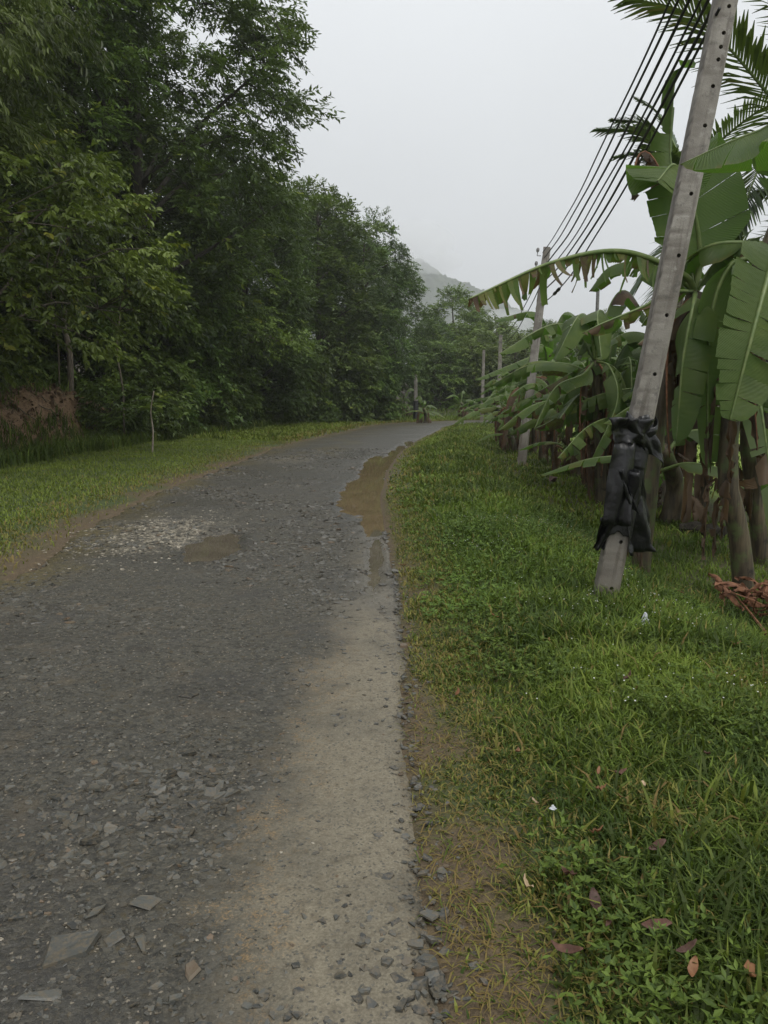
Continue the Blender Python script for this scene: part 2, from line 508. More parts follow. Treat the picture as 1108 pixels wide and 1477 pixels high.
under = sstep(1.9, 2.7, Rg) * sstep(6.2, 5.2, Rg) * sstep(40, 25, yr)
field = sstep(5.2, 6.2, Rg)
def ground_mat():
    m = Mt('ground'); p = m.pos()
    n1 = m.noise(p, 1.2, 5); n2 = m.noise(p, 14.0, 6, 0.65); n3 = m.noise(p, 90.0, 4, 0.7)
    g = m.mix(m.rng(n2, 0.3, 0.7), (0.030, 0.042, 0.014), (0.065, 0.085, 0.026))
    g = m.mix(m.rng(n1, 0.55, 0.75), g, (0.075, 0.07, 0.028))
    f = m.mix(m.rng(n2, 0.3, 0.7), (0.15, 0.21, 0.035), (0.22, 0.29, 0.05))
    d = m.mix(m.rng(n3, 0.3, 0.7), (0.050, 0.036, 0.022), (0.115, 0.085, 0.05))
    d = m.mix(m.rng(n2, 0.5, 0.7), d, (0.13, 0.095, 0.05))
    rd = m.mix(m.rng(n2, 0.3, 0.7), (0.10, 0.062, 0.034), (0.24, 0.155, 0.088))
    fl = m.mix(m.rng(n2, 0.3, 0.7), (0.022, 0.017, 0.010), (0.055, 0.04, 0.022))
    un = m.mix(m.rng(n2, 0.35, 0.65), (0.038, 0.048, 0.016), (0.085, 0.068, 0.035))
    c = m.mix(m.attr('field'), g, f)
    c = m.mix(m.attr('under'), c, un)
    c = m.mix(m.attr('soil'), c, d)
    c = m.mix(m.attr('red'), c, rd)
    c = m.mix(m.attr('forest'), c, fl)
    h = m.math('ADD', n2, m.math('MULTIPLY', n3, 0.4))
    return m.finish(m.bsdf(c, 0.8, m.bump(h, 0.8, 0.02), 0.3))
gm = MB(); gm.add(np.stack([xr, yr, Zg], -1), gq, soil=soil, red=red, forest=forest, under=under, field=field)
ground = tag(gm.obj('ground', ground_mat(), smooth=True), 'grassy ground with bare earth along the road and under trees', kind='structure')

# ------------------------------------------------------------------ road sheet
NC = 74
fr = np.linspace(0, 1, NC)
Ro = EL[:, None, :] * (1 - fr)[None, :, None] + ER[:, None, :] * fr[None, :, None]
RX, RY = Ro[..., 0].copy(), Ro[..., 1].copy()
edge = np.minimum(fr, 1 - fr)
jit = np.exp(-edge * 30)[None, :]
RX += jit * (0.20 * (fbm(RX * 1.6, RY * 1.6, 71) - 0.5) + 0.10 * (fbm(RX * 7, RY * 7, 72) - 0.5)) * np.where(fr < 0.5, 3.0, 1.0)[None, :]
def blob(x, y, px, py, rpx, rpy, rot=0.0):
    c = G0(px, py)
    ex = G0(px + rpx, py); ey0, ey1 = G0(px, py - rpy), G0(px, py + rpy)
    a = abs(ex[0] - c[0]); b = abs(ey0[1] - ey1[1]) / 2; cyy = (ey0[1] + ey1[1]) / 2
    dx, dy = x - c[0], y - cyy
    return np.hypot(dx / a, dy / b)
def road_h(x, y):
    n = fbm(x * 2.2, y * 2.2, 90); n2 = fbm(x * 9, y * 9, 92, 3)
    n3 = fbm(x * 22, y * 22, 95, 2)
    z = 0.030 * (n - 0.5) + 0.016 * (n2 - 0.5) + 0.010 * (n3 - 0.5)
    near = sstep(1.5, 0.3, np.abs(y - 14) / 7)
    w = 0.5 * (n - 0.5) + 0.25 * (n2 - 0.5)
    ph = np.zeros_like(x)
    for (a, b, ra, rb, dep) in PUD:
        q = blob(x, y, a, b, ra, rb) + w
        ph = np.maximum(ph, dep * sstep(1.25, 0.75, q))
    return z - ph
PUD = [(524, 716, 36, 28, 0.06), (542, 678, 20, 22, 0.06), (540, 752, 18, 22, 0.055), (560, 668, 12, 12, 0.05), (569, 657, 9, 9, 0.05), (580, 648, 9, 7, 0.05), (592, 640, 9, 5, 0.05),
       (306, 788, 40, 19, 0.036), (541, 815, 13, 40, 0.030), (505, 655, 20, 5, 0.03)]
RZ = road_h(RX, RY)
for k, dz in ((0, 0.10), (1, 0.012), (NC - 1, 0.10), (NC - 2, 0.012)): RZ[:, k] -= dz
# sandy wheel strip
sl = [(1477, 335, 640), (1300, 372, 612), (1150, 425, 596), (1040, 452, 588), (960, 478, 582), (900, 500, 575), (820, 522, 562), (760, 530, 556)]
sy = np.array([G0(554, a)[1] for a, b, c in sl]); sa = np.array([G0(b, a)[0] for a, b, c in sl]); sb = np.array([G0(c, a)[0] for a, b, c in sl])
def road_masks(x, y):
    n = fbm(x * 2.6, y * 2.6, 101); n2 = fbm(x * 10, y * 10, 103, 3); n3 = fbm(x * 0.8, y * 0.8, 107)
    w = 0.34 * (n - 0.5) + 0.16 * (n2 - 0.5)
    A = np.interp(y, sy, sa); B = np.interp(y, sy, sb)
    sand = sstep(-0.24, 0.20, x + 1.2 * w - A) * sstep(0.12, -0.08, x + 0.8 * w - B)
    sand *= 1 - 0.30 * sstep(5.0, 6.2, y + 2 * (n - 0.5)); sand *= 1 - sstep(10, 13, y)
    sand *= 1 - 0.4 * sstep(0.60, 0.70, n) * sstep(1.0, 0.2, np.abs(x - A) / 0.5)
    sand[y < 1.2] *= 1
    rust = sstep(0.22, 0.04, np.abs(x + w * 1.4 - A - 0.02)) * sstep(6, 3.5, y) * sstep(0.35, 0.6, n2)
    rust = np.maximum(rust, sstep(0.14, 0.03, np.abs(x + 0.3 * w - B - 0.06)) * sstep(4.2, 2.4, y) * 0.9)
    pale = sstep(1.3, 0.5, blob(x, y, 222, 772, 85, 24) + 1.1 * (n2 - 0.5))
    pale = np.maximum(pale, 0.5 * sstep(1.3, 0.6, blob(x, y, 420, 662, 40, 7) + (n2 - 0.5)))
    wet = np.zeros_like(x)
    for (a, b, ra, rb, dep) in PUD: wet = np.maximum(wet, sstep(1.8, 1.0, blob(x, y, a, b, ra, rb) + 0.6 * (n - 0.5)))
    wet = np.maximum(wet, sstep(0.44, 0.62, n3) * 0.75)
    wet = np.maximum(wet, 0.6 * sstep(8, 18, y))
    return sand, rust, pale, wet
SAND, RUST, PALE, WET = [a for a in road_masks(RX.ravel(), RY.ravel())]
ed = np.broadcast_to(fr, RX.shape).ravel()
nn = fbm(RX.ravel() * 1.7, RY.ravel() * 1.7, 111)
moss = sstep(0.20, 0.02, ed + 0.30 * (nn - 0.5)) + 0.0
moss = np.maximum(moss, sstep(0.985, 1.0, ed) * 0.8)
moss = np.maximum(moss, 0.7 * sstep(14, 22, RY.ravel()) * sstep(0.5, 0.66, nn) * sstep(0.6, 0.2, np.abs(ed - 0.38) * 2))
def road_mat():
    m = Mt('road_gravel'); p = m.pos()
    n1 = m.noise(p, 1.4, 5); n2 = m.noise(p, 22.0, 6, 0.7); n3 = m.noise(p, 120.0, 4, 0.75)
    v1 = m.n('TexVoronoi', {'Vector': p, 'Scale': 42.0, 'Randomness': 1.0})
    v2 = m.n('TexVoronoi', {'Vector': p, 'Scale': 130.0, 'Randomness': 1.0})
    cell = m.n('SeparateColor', {0: v1.outputs['Color']}).outputs[0]
    cell2 = m.n('SeparateColor', {0: v2.outputs['Color']}).outputs[0]
    g = m.mix(cell, (0.031, 0.030, 0.025), (0.082, 0.078, 0.064))
    g = m.mix(m.math('MULTIPLY', m.rng(cell2, 0.5, 1.0), 0.6), g, (0.115, 0.104, 0.076))
    g = m.mix(m.rng(n2, 0.52, 0.72), g, (0.074, 0.060, 0.034))
    n5 = m.noise(p, 3.2, 5, 0.6)
    g = m.mix(m.math('MULTIPLY', m.rng(n5, 0.54, 0.70), 0.5), g, (0.105, 0.085, 0.056))
    g = m.mix(m.math('MULTIPLY', m.rng(n5, 0.42, 0.30), 0.55), g, (0.034, 0.029, 0.023))
    g = m.mix(m.math('MULTIPLY', m.rng(n1, 0.5, 0.7), 0.5), g, (0.052, 0.050, 0.046))
    g = m.mix(m.rng(cell2, 0.985, 0.99), g, (0.24, 0.21, 0.16))
    sa_ = m.mix(m.rng(n3, 0.3, 0.72), (0.116, 0.100, 0.070), (0.216, 0.192, 0.140))
    sa_ = m.mix(m.math('MULTIPLY', m.rng(n2, 0.45, 0.7), 0.7), sa_, (0.092, 0.078, 0.055))
    sa_ = m.mix(m.math('MULTIPLY', m.rng(n1, 0.48, 0.66), 0.30), sa_, (0.095, 0.087, 0.068))
    sa_ = m.mix(m.math('MULTIPLY', m.rng(cell2, 0.86, 0.92), 0.7), sa_, (0.055, 0.053, 0.047))
    ru = m.mix(m.rng(n3, 0.35, 0.65), (0.13, 0.085, 0.04), (0.24, 0.165, 0.085))
    pa = m.mix(m.rng(cell, 0.5, 0.9), (0.10, 0.09, 0.07), (0.36, 0.32, 0.24))
    mo = m.mix(m.rng(n2, 0.35, 0.65), (0.055, 0.045, 0.02), (0.13, 0.105, 0.04))
    c = m.mix(m.attr('sand'), g, sa_)
    c = m.mix(m.math('MULTIPLY', m.attr('rust'), m.rng(m.math('ADD', n3, m.math('MULTIPLY', n2, 0.6)), 0.82, 0.94, 0.0, 0.8)), c, ru)
    c = m.mix(m.attr('pale'), c, pa)
    c = m.mix(m.math('MULTIPLY', m.attr('moss'), 0.85), c, mo)
    wet = m.attr('wet')
    c = m.mix(m.math('MULTIPLY', wet, 0.4), c, m.mix(1.0, c, (0.45, 0.42, 0.4), 'MULTIPLY'))
    rough = m.rng(wet, 0, 1, 0.66, 0.28, False)
    rough = m.math('ADD', rough, m.math('MULTIPLY', m.math('SUBTRACT', n2, 0.5), 0.3))
    h = m.math('ADD', m.math('MULTIPLY', v1.outputs['Distance'], -0.8), m.math('ADD', n3, n2))
    sm = m.rng(m.attr('sand'), 0, 1, 1.0, 0.35, False)
    nb = m.bump(h, m.math('MULTIPLY', sm, 0.8), 0.012)
    return m.finish(m.bsdf(c, rough, nb, m.rng(wet, 0, 1, 0.28, 0.5, False)))
ns = len(EL)
ii, jj = np.meshgrid(np.arange(ns - 1), np.arange(NC - 1), indexing='ij')
rq = np.stack([ii * NC + jj, ii * NC + jj + 1, (ii + 1) * NC + jj + 1, (ii + 1) * NC + jj], -1).reshape(-1, 4)
rm = MB(); rm.add(np.stack([RX.ravel(), RY.ravel(), RZ.ravel()], -1), rq, sand=SAND, rust=RUST, pale=PALE, wet=WET, moss=moss)
M['road'] = road_mat()
road = tag(rm.obj('road', M['road'], smooth=True), 'worn wet gravel and slate road curving away to the right', kind='structure')

# puddles: flat water in the road's hollows
def water_mat(name, c):
    m = Mt(name); p = m.pos()
    n = m.noise(p, 3.0, 3)
    col = m.mix(m.rng(n, 0.3, 0.7), c, tuple(k * 0.75 for k in c))
    return m.finish(m.bsdf(col, 0.03, m.bump(m.noise(p, 9.0, 2), 0.015, 0.01), 0.5))
M['mud_water'] = water_mat('mud_water', (0.185, 0.135, 0.075))
M['grey_water'] = water_mat('grey_water', (0.125, 0.105, 0.078))
def puddle(blobs, z, mat, label):
    mb = MB()
    pts = []
    for (a, b, ra, rb) in blobs:
        c = G0(a, b); e = G0(a + ra, b); y0, y1 = G0(a, b + rb), G0(a, b - rb)
        th = np.linspace(0, 2 * np.pi, 24, endpoint=False)
        pts.append(np.stack([c[0] + 1.5 * abs(e[0] - c[0]) * np.cos(th), (y0[1] + y1[1]) / 2 + 1.5 * abs(y1[1] - y0[1]) / 2 * np.sin(th)], -1))
    pts = np.concatenate(pts)
    from mathutils.geometry import convex_hull_2d
    idx = convex_hull_2d([tuple(q) for q in pts])
    hull = pts[idx]
    V = np.c_[np.concatenate([hull, hull.mean(0)[None]]), np.full(len(hull) + 1, z)]
    n = len(hull)
    o = MB().add(V, None, [[n, k, (k + 1) % n] for k in range(n)]).obj('puddle', mat)
    return tag(o, label, kind='structure')
puddle([(524, 716, 36, 28), (542, 678, 20, 22), (540, 752, 18, 22)], -0.026, M['mud_water'], 'long muddy tan puddle along the right edge of the road')
puddle([(560, 668, 10, 10), (569, 657, 7, 8), (580, 648, 7, 6), (592, 640, 7, 4)], -0.027, M['mud_water'], 'narrow water-filled channel along the right road edge beyond the big puddle')
puddle([(306, 788, 34, 17)], -0.026, M['grey_water'], 'small brown puddle beside the pale gravel patch')
puddle([(541, 815, 13, 40)], -0.019, M['grey_water'], 'shallow wet rut at the right side of the road')

# ------------------------------------------------------------------ slate stones on the road
def stone_mat(name, a, b, rough=0.42):
    m = Mt(name); p = m.pos()
    oi = m.n('ObjectInfo').outputs['Random']
    t = m.math('FRACT', m.math('ADD', m.attr('tint'), oi))
    c = m.mix(t, a, b)
    c = m.mix(m.rng(t, 0.955, 0.98), c, (0.11, 0.075, 0.045))
    n = m.noise(p, 60.0, 5, 0.65)
    c = m.mix(m.math('MULTIPLY', m.rng(n, 0.42, 0.62), 0.8), c, (0.10, 0.082, 0.055))
    return m.finish(m.bsdf(c, rough, m.bump(n, 0.5, 0.004), 0.5))
M['slate'] = stone_mat('slate', (0.020, 0.021, 0.019), (0.084, 0.085, 0.074))
M['pale_stone'] = stone_mat('pale_stone', (0.22, 0.20, 0.16), (0.42, 0.38, 0.30), 0.6)
def shard(n, r, flat, seed):
    g = np.random.default_rng(seed)
    a = np.sort((np.arange(n) + g.uniform(-0.4, 0.4, n)) * 2 * np.pi / n)
    rr = g.uniform(0.6, 1.15, n); el = g.uniform(0.42, 0.95)
    b = np.stack([np.cos(a) * rr, np.sin(a) * rr * el], -1) * r
    tp = b * g.uniform(0.78, 0.93) + g.uniform(-0.06, 0.06, 2) * r
    V = np.concatenate([np.c_[b, np.full(n, -0.35 * flat)], np.c_[tp, flat * (0.8 + 0.35 * g.uniform(-1, 1, n))]])
    Q = [[k, (k + 1) % n, n + (k + 1) % n, n + k] for k in range(n)]
    T = [[n, n + k, n + k + 1] for k in range(1, n - 1)]
    return V, Q, T
shards = [shard(random.choice([4, 5, 5, 6, 7]), 1.0, random.uniform(0.16, 0.34), 300 + k) for k in range(24)]
stone_me = []
for k in range(14):
    g_ = shard(random.choice([4, 5, 5, 6, 7]), 1.0, random.uniform(0.12, 0.24), 900 + k)
    stone_me.append(MB().add(*g_, tint=0.0).mesh('stone', M['slate']))
def road_clear(x, y):
    s, ru, pa, we = road_masks(x, y)
    d = np.zeros_like(x)
    for (a, b, ra, rb, dep) in PUD[:9]: d = np.maximum(d, sstep(1.25, 0.95, blob(x, y, a, b, ra, rb)))
    return s, d
# the 300 largest as parts
cnt = 0
while cnt < 300:
    y = 1.15 + 7.5 * random.random() ** 2.4
    lo = max(-0.62 * y - 0.5, -3.2)
    xR = np.interp(y, ys, rx)
    x = random.uniform(lo, xR - 0.05)
    s, d = road_clear(np.array([x]), np.array([y]))
    if d[0] > 0.1: continue
    if random.random() < s[0] * 0.93: continue
    big = fbm(np.array([x * 0.9]), np.array([y * 0.9]), 131)[0]
    if random.random() > 0.15 + 1.6 * max(0, big - 0.35): continue
    size = random.uniform(0.014, 0.028) + 0.035 * random.random() ** 6
    if y > 4: size *= 1.35
    if s[0] > 0.5: size = random.uniform(0.012, 0.022)
    o = link('stone', random.choice(stone_me), road)
    z = float(road_h(np.array([x]), np.array([y]))[0])
    o.location = (x, y, z - size * 0.04)
    o.rotation_euler = (random.gauss(0, 0.07), random.gauss(0, 0.07), random.uniform(0, 6.28))
    o.scale = (size, size, size * random.uniform(0.7, 1.2))
    cnt += 1
for (px, py, wpx, rot) in ((108, 1368, 46, 0.5), (168, 1352, 20, 1.2), (205, 1362, 24, 2.0), (60, 1440, 30, 0.2), (135, 1320, 22, 1.0), (278, 1400, 22, 1.8), (215, 1305, 26, 0.1), (618, 1322, 18, 2.7), (275, 1006, 18, 0.05)):
    p = G0(px, py); size = wpx / F_PX * np.linalg.norm(p - np.array([0, 0, EYE]))
    o = link('stone', random.choice(stone_me), road)
    o.location = (p[0], p[1], float(road_h(p[:1], p[1:2])[0]) + 0.004)
    o.rotation_euler = (random.gauss(0, 0.05), random.gauss(0, 0.05), rot)
    o.scale = (size, size * 0.75, size * 0.5)
# the rest as one mass
def scatter_stones(N, gen, sizes, sandrej, name, mat, label):
    mb = MB()
    x, y = gen(N)
    s, d = road_clear(x, y)
    keep = (d < 0.2) & (rng.random(N) > s * sandrej)
    x, y = x[keep], y[keep]; n = len(x)
    sz = sizes(n, x, y)
    z = road_h(x, y) - sz * .08
    rot = rng.uniform(0, 6.28, n); t1 = rng.normal(0, 0.16, n); t2 = rng.normal(0, 0.16, n)
    tin = rng.random(n)
    which = rng.integers(0, len(shards), n)
    for k, (V, Q, T) in enumerate(shards):
        i = np.where(which == k)[0]
        if not len(i): continue
        m_ = len(V); c, s_ = np.cos(rot[i])[:, None], np.sin(rot[i])[:, None]
        vx = V[None, :, 0]; vy = V[None, :, 1]; vz = V[None, :, 2]
        X = (vx * c - vy * s_); Y = (vx * s_ + vy * c); Z = vz + X * t1[i][:, None] + Y * t2[i][:, None]
        VV = np.stack([X * sz[i][:, None] + x[i][:, None], Y * sz[i][:, None] + y[i][:, None], Z * sz[i][:, None] + z[i][:, None]], -1).reshape(-1, 3)
        off = (np.arange(len(i)) * m_)[:, None, None]
        mb.add(VV, (np.asarray(Q)[None] + off).reshape(-1, 4), (np.asarray(T)[None] + off).reshape(-1, 3), tint=np.repeat(tin[i], m_))
    o = mb.obj(name, mat, road)
    o['kind'] = 'stuff'; o['label'] = label
    return o
def gen_road(N, y0=1.1, y1=13.0, pw=2.2):
    y = y0 + (y1 - y0) * rng.random(N) ** pw
    lo = np.maximum(-0.60 * y - 0.6, np.interp(y, ys, lx) + 0.1); hi = np.interp(y, ys, rx) - 0.02
    return lo + (hi - lo) * rng.random(N), y
def patchy(n, x, y, a, b):
    f = fbm(x * 1.1, y * 1.1, 133)
    return (a + (b - a) * rng.random(n) ** 2.5) * (0.6 + 1.2 * sstep(0.35, 0.65, f)) * (1 + 0.06 * y)
scatter_stones(40000, lambda N: gen_road(N, 1.1, 24, 2.7), lambda n, x, y: patchy(n, x, y, 0.004, 0.022), 0.90, 'gravel', M['slate'], 'loose slate gravel strewn over the road')
def gen_edge(N):
    y = 1.2 + 5.5 * rng.random(N) ** 1.5
    return np.interp(y, ys, rx) + rng.normal(-.03, .075, N), y
def gsz(n, x, y): return .006 + .02 * rng.random(n) ** 2.5
scatter_stones(900, gen_edge, gsz, 0.3, 'edge_gravel', M['slate'], 'slate chips gathered along the right edge of the road')
def gen_pale(N):
    c = G0(222, 772)
    return c[0] + rng.normal(0, 0.42, N), c[1] + rng.normal(0, 0.75, N)
scatter_stones(1100, gen_pale, lambda n, x, y: 0.008 + 0.022 * rng.random(n) ** 2, 0.3, 'pale_gravel', M['pale_stone'], 'patch of pale yellowish gravel on the road')
scatter_stones(130, gen_road, lambda n, x, y: 0.004 + 0.006 * rng.random(n), 0.5, 'white_grit', M['pale_stone'], 'white grit scattered among the slate')

# ------------------------------------------------------------------ far hill, mist, haze
def hill_profile(x):
    k = [(-700, 120), (-400, 230), (-200, 255), (-80, 230), (19, 180), (50, 172), (80, 155), (112, 142), (140, 126), (165, 114), (230, 88), (330, 55), (450, 30), (700, 14)]
    k = np.array(k)
    return np.interp(x, k[:, 0], k[:, 1])
hx = np.concatenate([np.arange(-640, -60, 20), np.arange(-60, 220, 2.0), np.arange(220, 641, 20)]); hy = np.concatenate([np.arange(820, 960, 20), np.arange(960, 1012, 3.0), np.arange(1020, 1161, 35)])
HX, HY = np.meshgrid(hx, hy)
prof = smooth(hill_profile(hx), 9)[None, :] * (1 - (np.abs(HY - 1000) / 182) ** 1.4)
can = fbm(HX / 7, HY / 7, 201, 3) * 15 - 4 + fbm(HX / 40, HY / 40, 205, 3) * 14 - 9
HZ = np.maximum(prof + can * sstep(0, 40, prof) - 2, -2.0)
i_, j_ = np.meshgrid(np.arange(len(hy) - 1), np.arange(len(hx) - 1), indexing='ij'); w_ = len(hx)
hq = np.stack([i_ * w_ + j_, i_ * w_ + j_ + 1, (i_ + 1) * w_ + j_ + 1, (i_ + 1) * w_ + j_], -1).reshape(-1, 4)
def hill_mat():
    m = Mt('hill_forest'); p = m.pos()
    n = m.noise(p, 0.12, 6, 0.7)
    return m.finish(m.bsdf(m.mix(m.rng(n, 0.35, 0.65), (0.018, 0.03, 0.014), (0.055, 0.08, 0.03)), 0.9, m.bump(n, 1.0, 3.0), 0.1))
hb = MB(); hb.add(np.stack([HX.ravel(), HY.ravel(), HZ.ravel()], -1), hq)
tag(hb.obj('hill', hill_mat(), smooth=True), 'distant forested hill fading into low cloud', kind='structure')
def vol_mat(name, dens, col):
    m = Mt(name)
    v = m.n('VolumePrincipled', {'Color': col, 'Density': dens, 'Anisotropy': 0.35})
    m.nt.links.new(v.outputs[0], m.out.inputs['Volume']); return m.m
def box_mesh(a, b):
    (x0, y0, z0), (x1, y1, z1) = a, b
    V = [(x0, y0, z0), (x1, y0, z0), (x1, y1, z0), (x0, y1, z0), (x0, y0, z1), (x1, y0, z1), (x1, y1, z1), (x0, y1, z1)]
    Q = [(0, 3, 2, 1), (4, 5, 6, 7), (0, 1, 5, 4), (1, 2, 6, 5), (2, 3, 7, 6), (3, 0, 4, 7)]
    return V, Q
hz = MB(); hz.add(*box_mesh((-720, -60, -4), (720, 1260, 330)))
tag(hz.obj('haze', vol_mat('haze', 0.00068, (0.96, 0.975, 0.99))), 'thin grey rain haze over the valley', kind='stuff')
# low cloud lying on the hilltop: two flattened bodies with lumpy surfaces
def mist_body(c, r, seed):
    mb = MB(); nu, nv = 26, 14
    th = np.linspace(0, 2 * np.pi, nu, endpoint=False); ph = np.linspace(-np.pi / 2 + 0.05, np.pi / 2 - 0.05, nv)
    TH, PH = np.meshgrid(th, ph)
    k = 1 + 0.35 * (fbm(np.cos(TH) * 2 + seed, np.sin(TH) * 2 + PH * 2, seed, 3) - 0.5)
    V = np.stack([c[0] + r[0] * np.cos(PH) * np.cos(TH) * k, c[1] + r[1] * np.cos(PH) * np.sin(TH) * k, c[2] + r[2] * np.sin(PH) * k], -1).reshape(-1, 3)
    i, j = np.meshgrid(np.arange(nv - 1), np.arange(nu), indexing='ij')
    q = np.stack([i * nu + j, i * nu + (j + 1) % nu, (i + 1) * nu + (j + 1) % nu, (i + 1) * nu + j], -1).reshape(-1, 4)
    a = len(V); V = np.concatenate([V, [[c[0], c[1], V[:nu, 2].min()], [c[0], c[1], V[-nu:, 2].max()]]])
    t = [[a, (k_ + 1) % nu, k_] for k_ in range(nu)] + [[a + 1, (nv - 1) * nu + k_, (nv - 1) * nu + (k_ + 1) % nu] for k_ in range(nu)]
    mb.add(V, q, t); return mb
mm = vol_mat('mist', 0.011, (0.99, 0.995, 1.0))
for c, r, sd_ in (((15, 925, 182), (70, 60, 22), 3), ((58, 930, 160), (34, 40, 12), 5), ((132, 850, 84), (40, 50, 14), 8)):
    tag(mist_body(c, r, sd_).obj('mist', mm, smooth=True), 'low cloud clinging to the distant hill', kind='stuff')

# ------------------------------------------------------------------ tree generator
def kite_leaves(mb, p, d, nv, L_, W_, tint, six=False):
    """p base, d direction, nv face normal; one folded leaf each"""
    s = nrm(np.cross(d, nv)); n = nrm(np.cross(s, d))
    L_ = np.asarray(L_)[:, None]; W_ = np.asarray(W_)[:, None]
    N = len(p)
    if six:
        v = np.stack([p, p + d * L_ * .3 + s * W_ * .48 + n * W_ * .14, p + d * L_ * .68 + s * W_ * .40 + n * W_ * .06, p + d * L_ - n * L_ * .12,
                      p + d * L_ * .68 - s * W_ * .40 + n * W_ * .06, p + d * L_ * .3 - s * W_ * .48 + n * W_ * .14], 1)
        o = (np.arange(N) * 6)[:, None]
        q = np.concatenate([o + np.array([0, 1, 2, 3]), o + np.array([0, 3, 4, 5])])
        mb.add(v.reshape(-1, 3), q, tint=np.repeat(tint, 6))
    else:
        v = np.stack([p, p + d * L_ * .42 + s * W_ * .5 + n * W_ * .12, p + d * L_, p + d * L_ * .42 - s * W_ * .5 + n * W_ * .12], 1)
        o = (np.arange(N) * 4)[:, None]
        mb.add(v.reshape(-1, 3), o + np.array([0, 1, 2, 3]), tint=np.repeat(tint, 4))
def rdir(g, n):
    v = g.normal(size=(n, 3)); return nrm(v)
def make_tree(seed, H, profile, trunk_h, n_limb, n_clump, n_twig, n_leaf, leafL, leafW, twigL, clump_r, lmat, bmat, trunk_r,
              droop=0.35, updir=0.35, lean=(0, 0), six=False, extra=(), shell=0.55, bare=0):
    g = np.random.default_rng(seed)
    wood = MB(); lv = MB()
    prof = np.array(profile)
    top = np.array([lean[0], lean[1], H * 0.93])
    tp = bez([(0, 0, -0.4), (g.normal(0, .12), g.normal(0, .12), H * .25), (lean[0] * .5 + g.normal(0, .25), lean[1] * .5 + g.normal(0, .25), H * .6), top], 14)
    tube(wood, tp, np.linspace(1, 0.12, 14) ** 0.8 * trunk_r + 0.01, 8)
    def trunk_at(z):
        return np.array([np.interp(z, tp[:, 2], tp[:, 0]), np.interp(z, tp[:, 2], tp[:, 1]), z])
    az0 = g.uniform(0, 6.28)
    # clump centres on and within an uneven envelope
    zf = g.uniform(prof[0, 0], prof[-1, 0], n_clump * 3)
    rad = np.interp(zf, prof[:, 0], prof[:, 1])
    keep = g.random(len(zf)) < (rad + 0.15 * rad.max()) / (1.15 * rad.max())
    zf = zf[keep][:n_clump]; rad = rad[keep][:n_clump]
    n = len(zf)
    az = g.uniform(0, 6.28, n)
    lob = 0.72 + 0.55 * vnoise(az * 1.9 + 5, zf * 7, seed) * 1.0
    rr = rad * lob * (shell + (1 - shell) * np.sqrt(g.random(n)))
    C = np.stack([rr * np.cos(az), rr * np.sin(az), zf * H], -1)
    ax = np.array([trunk_at(min(z, H * .93)) for z in C[:, 2]])
    C[:, :2] += ax[:, :2]
    if len(extra): C = np.concatenate([C, np.asarray(extra, float)]); n = len(C)
    # limbs: each clump hangs off the nearest of n_limb main limbs
    k = max(1, n_limb)
    li = g.choice(n, k, replace=False)
    ends = C[li]
    limbs = []
    for e in ends:
        r = np.linalg.norm(e[:2])
        z0 = np.clip(e[2] - r * g.uniform(.45, .9), trunk_h, H * .9)
        a = trunk_at(z0)
        m1 = a + (e - a) * .45 + np.array([0, 0, .08 * r]) + g.normal(0, .06 * r + .02, 3)
        pth = bez([a, m1, e], 9)
        r0 = trunk_r * (0.22 + 0.25 * (1 - z0 / H))
        tube(wood, pth, np.linspace(r0, 0.015, 9), 6)
        limbs.append(pth)
    LP = np.concatenate([p[2:] for p in limbs])
    for c in C:
        d = np.linalg.norm(LP - c, axis=1) + 0.6 * np.maximum(0, LP[:, 2] - c[2])
        b = LP[np.argmin(d)]
        if np.linalg.norm(b - c) > 0.1:
            tube(wood, bez([b, (b + c) / 2 + g.normal(0, .08, 3) + [0, 0, .05], c], 4), [0.022, 0.016, 0.012, 0.006], 3, cap=False)
    for q in range(bare):
        a = trunk_at(H * g.uniform(.7, .9)); e = a + np.array([g.normal(0, .8), g.normal(0, .8), g.uniform(1.0, 2.6)])
        tube(wood, bez([a, (a + e) / 2 + g.normal(0, .15, 3), e], 6), np.linspace(.03, .006, 6), 4)
        for _ in range(5):
            t_ = g.uniform(.4, .95); b = a + (e - a) * t_; f = b + np.array([g.normal(0, .3), g.normal(0, .3), g.uniform(.2, .7)])
            tube(wood, np.stack([b, (b + f) / 2 + g.normal(0, .04, 3), f]), [.012, .009, .004], 3)
    # twigs
    NT = n * n_twig
    ci = np.repeat(np.arange(n), n_twig)
    cr = clump_r * g.uniform(.6, 1.35, n)
    off = rdir(g, NT) * (g.random(NT) ** .45)[:, None] * cr[ci][:, None] * np.array([1, 1, .46])
    b = C[ci] + off
    axis_pt = np.stack([np.interp(b[:, 2], tp[:, 2], tp[:, 0]), np.interp(b[:, 2], tp[:, 2], tp[:, 1]), b[:, 2] * .9], -1)
    outw = nrm(b - axis_pt)
    td = nrm(outw * .8 + nrm(off + 1e-6) * .5 + rdir(g, NT) * .55 + np.array([0, 0, updir - droop]))
    ctint = g.random(n)
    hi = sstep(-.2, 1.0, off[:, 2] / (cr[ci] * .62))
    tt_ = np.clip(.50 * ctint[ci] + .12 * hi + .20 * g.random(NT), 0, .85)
    tt_ = np.where(g.random(NT) < .022, .95, tt_)
    t = (np.arange(n_leaf) + .5) / n_leaf
    tl = twigL * g.uniform(.6, 1.3, NT)
    p = b[:, None, :] + td[:, None, :] * (t[None, :, None] * tl[:, None, None]) - np.array([0, 0, 1]) * (droop * .5 * t[None, :, None] ** 2 * tl[:, None, None])
    up = nrm(np.array([0, 0, 1.0]) + .45 * rdir(g, NT))
    sd_ = nrm(np.cross(td, up))
    sgn = np.where(np.arange(n_leaf) % 2 == 0, 1.0, -1.0)
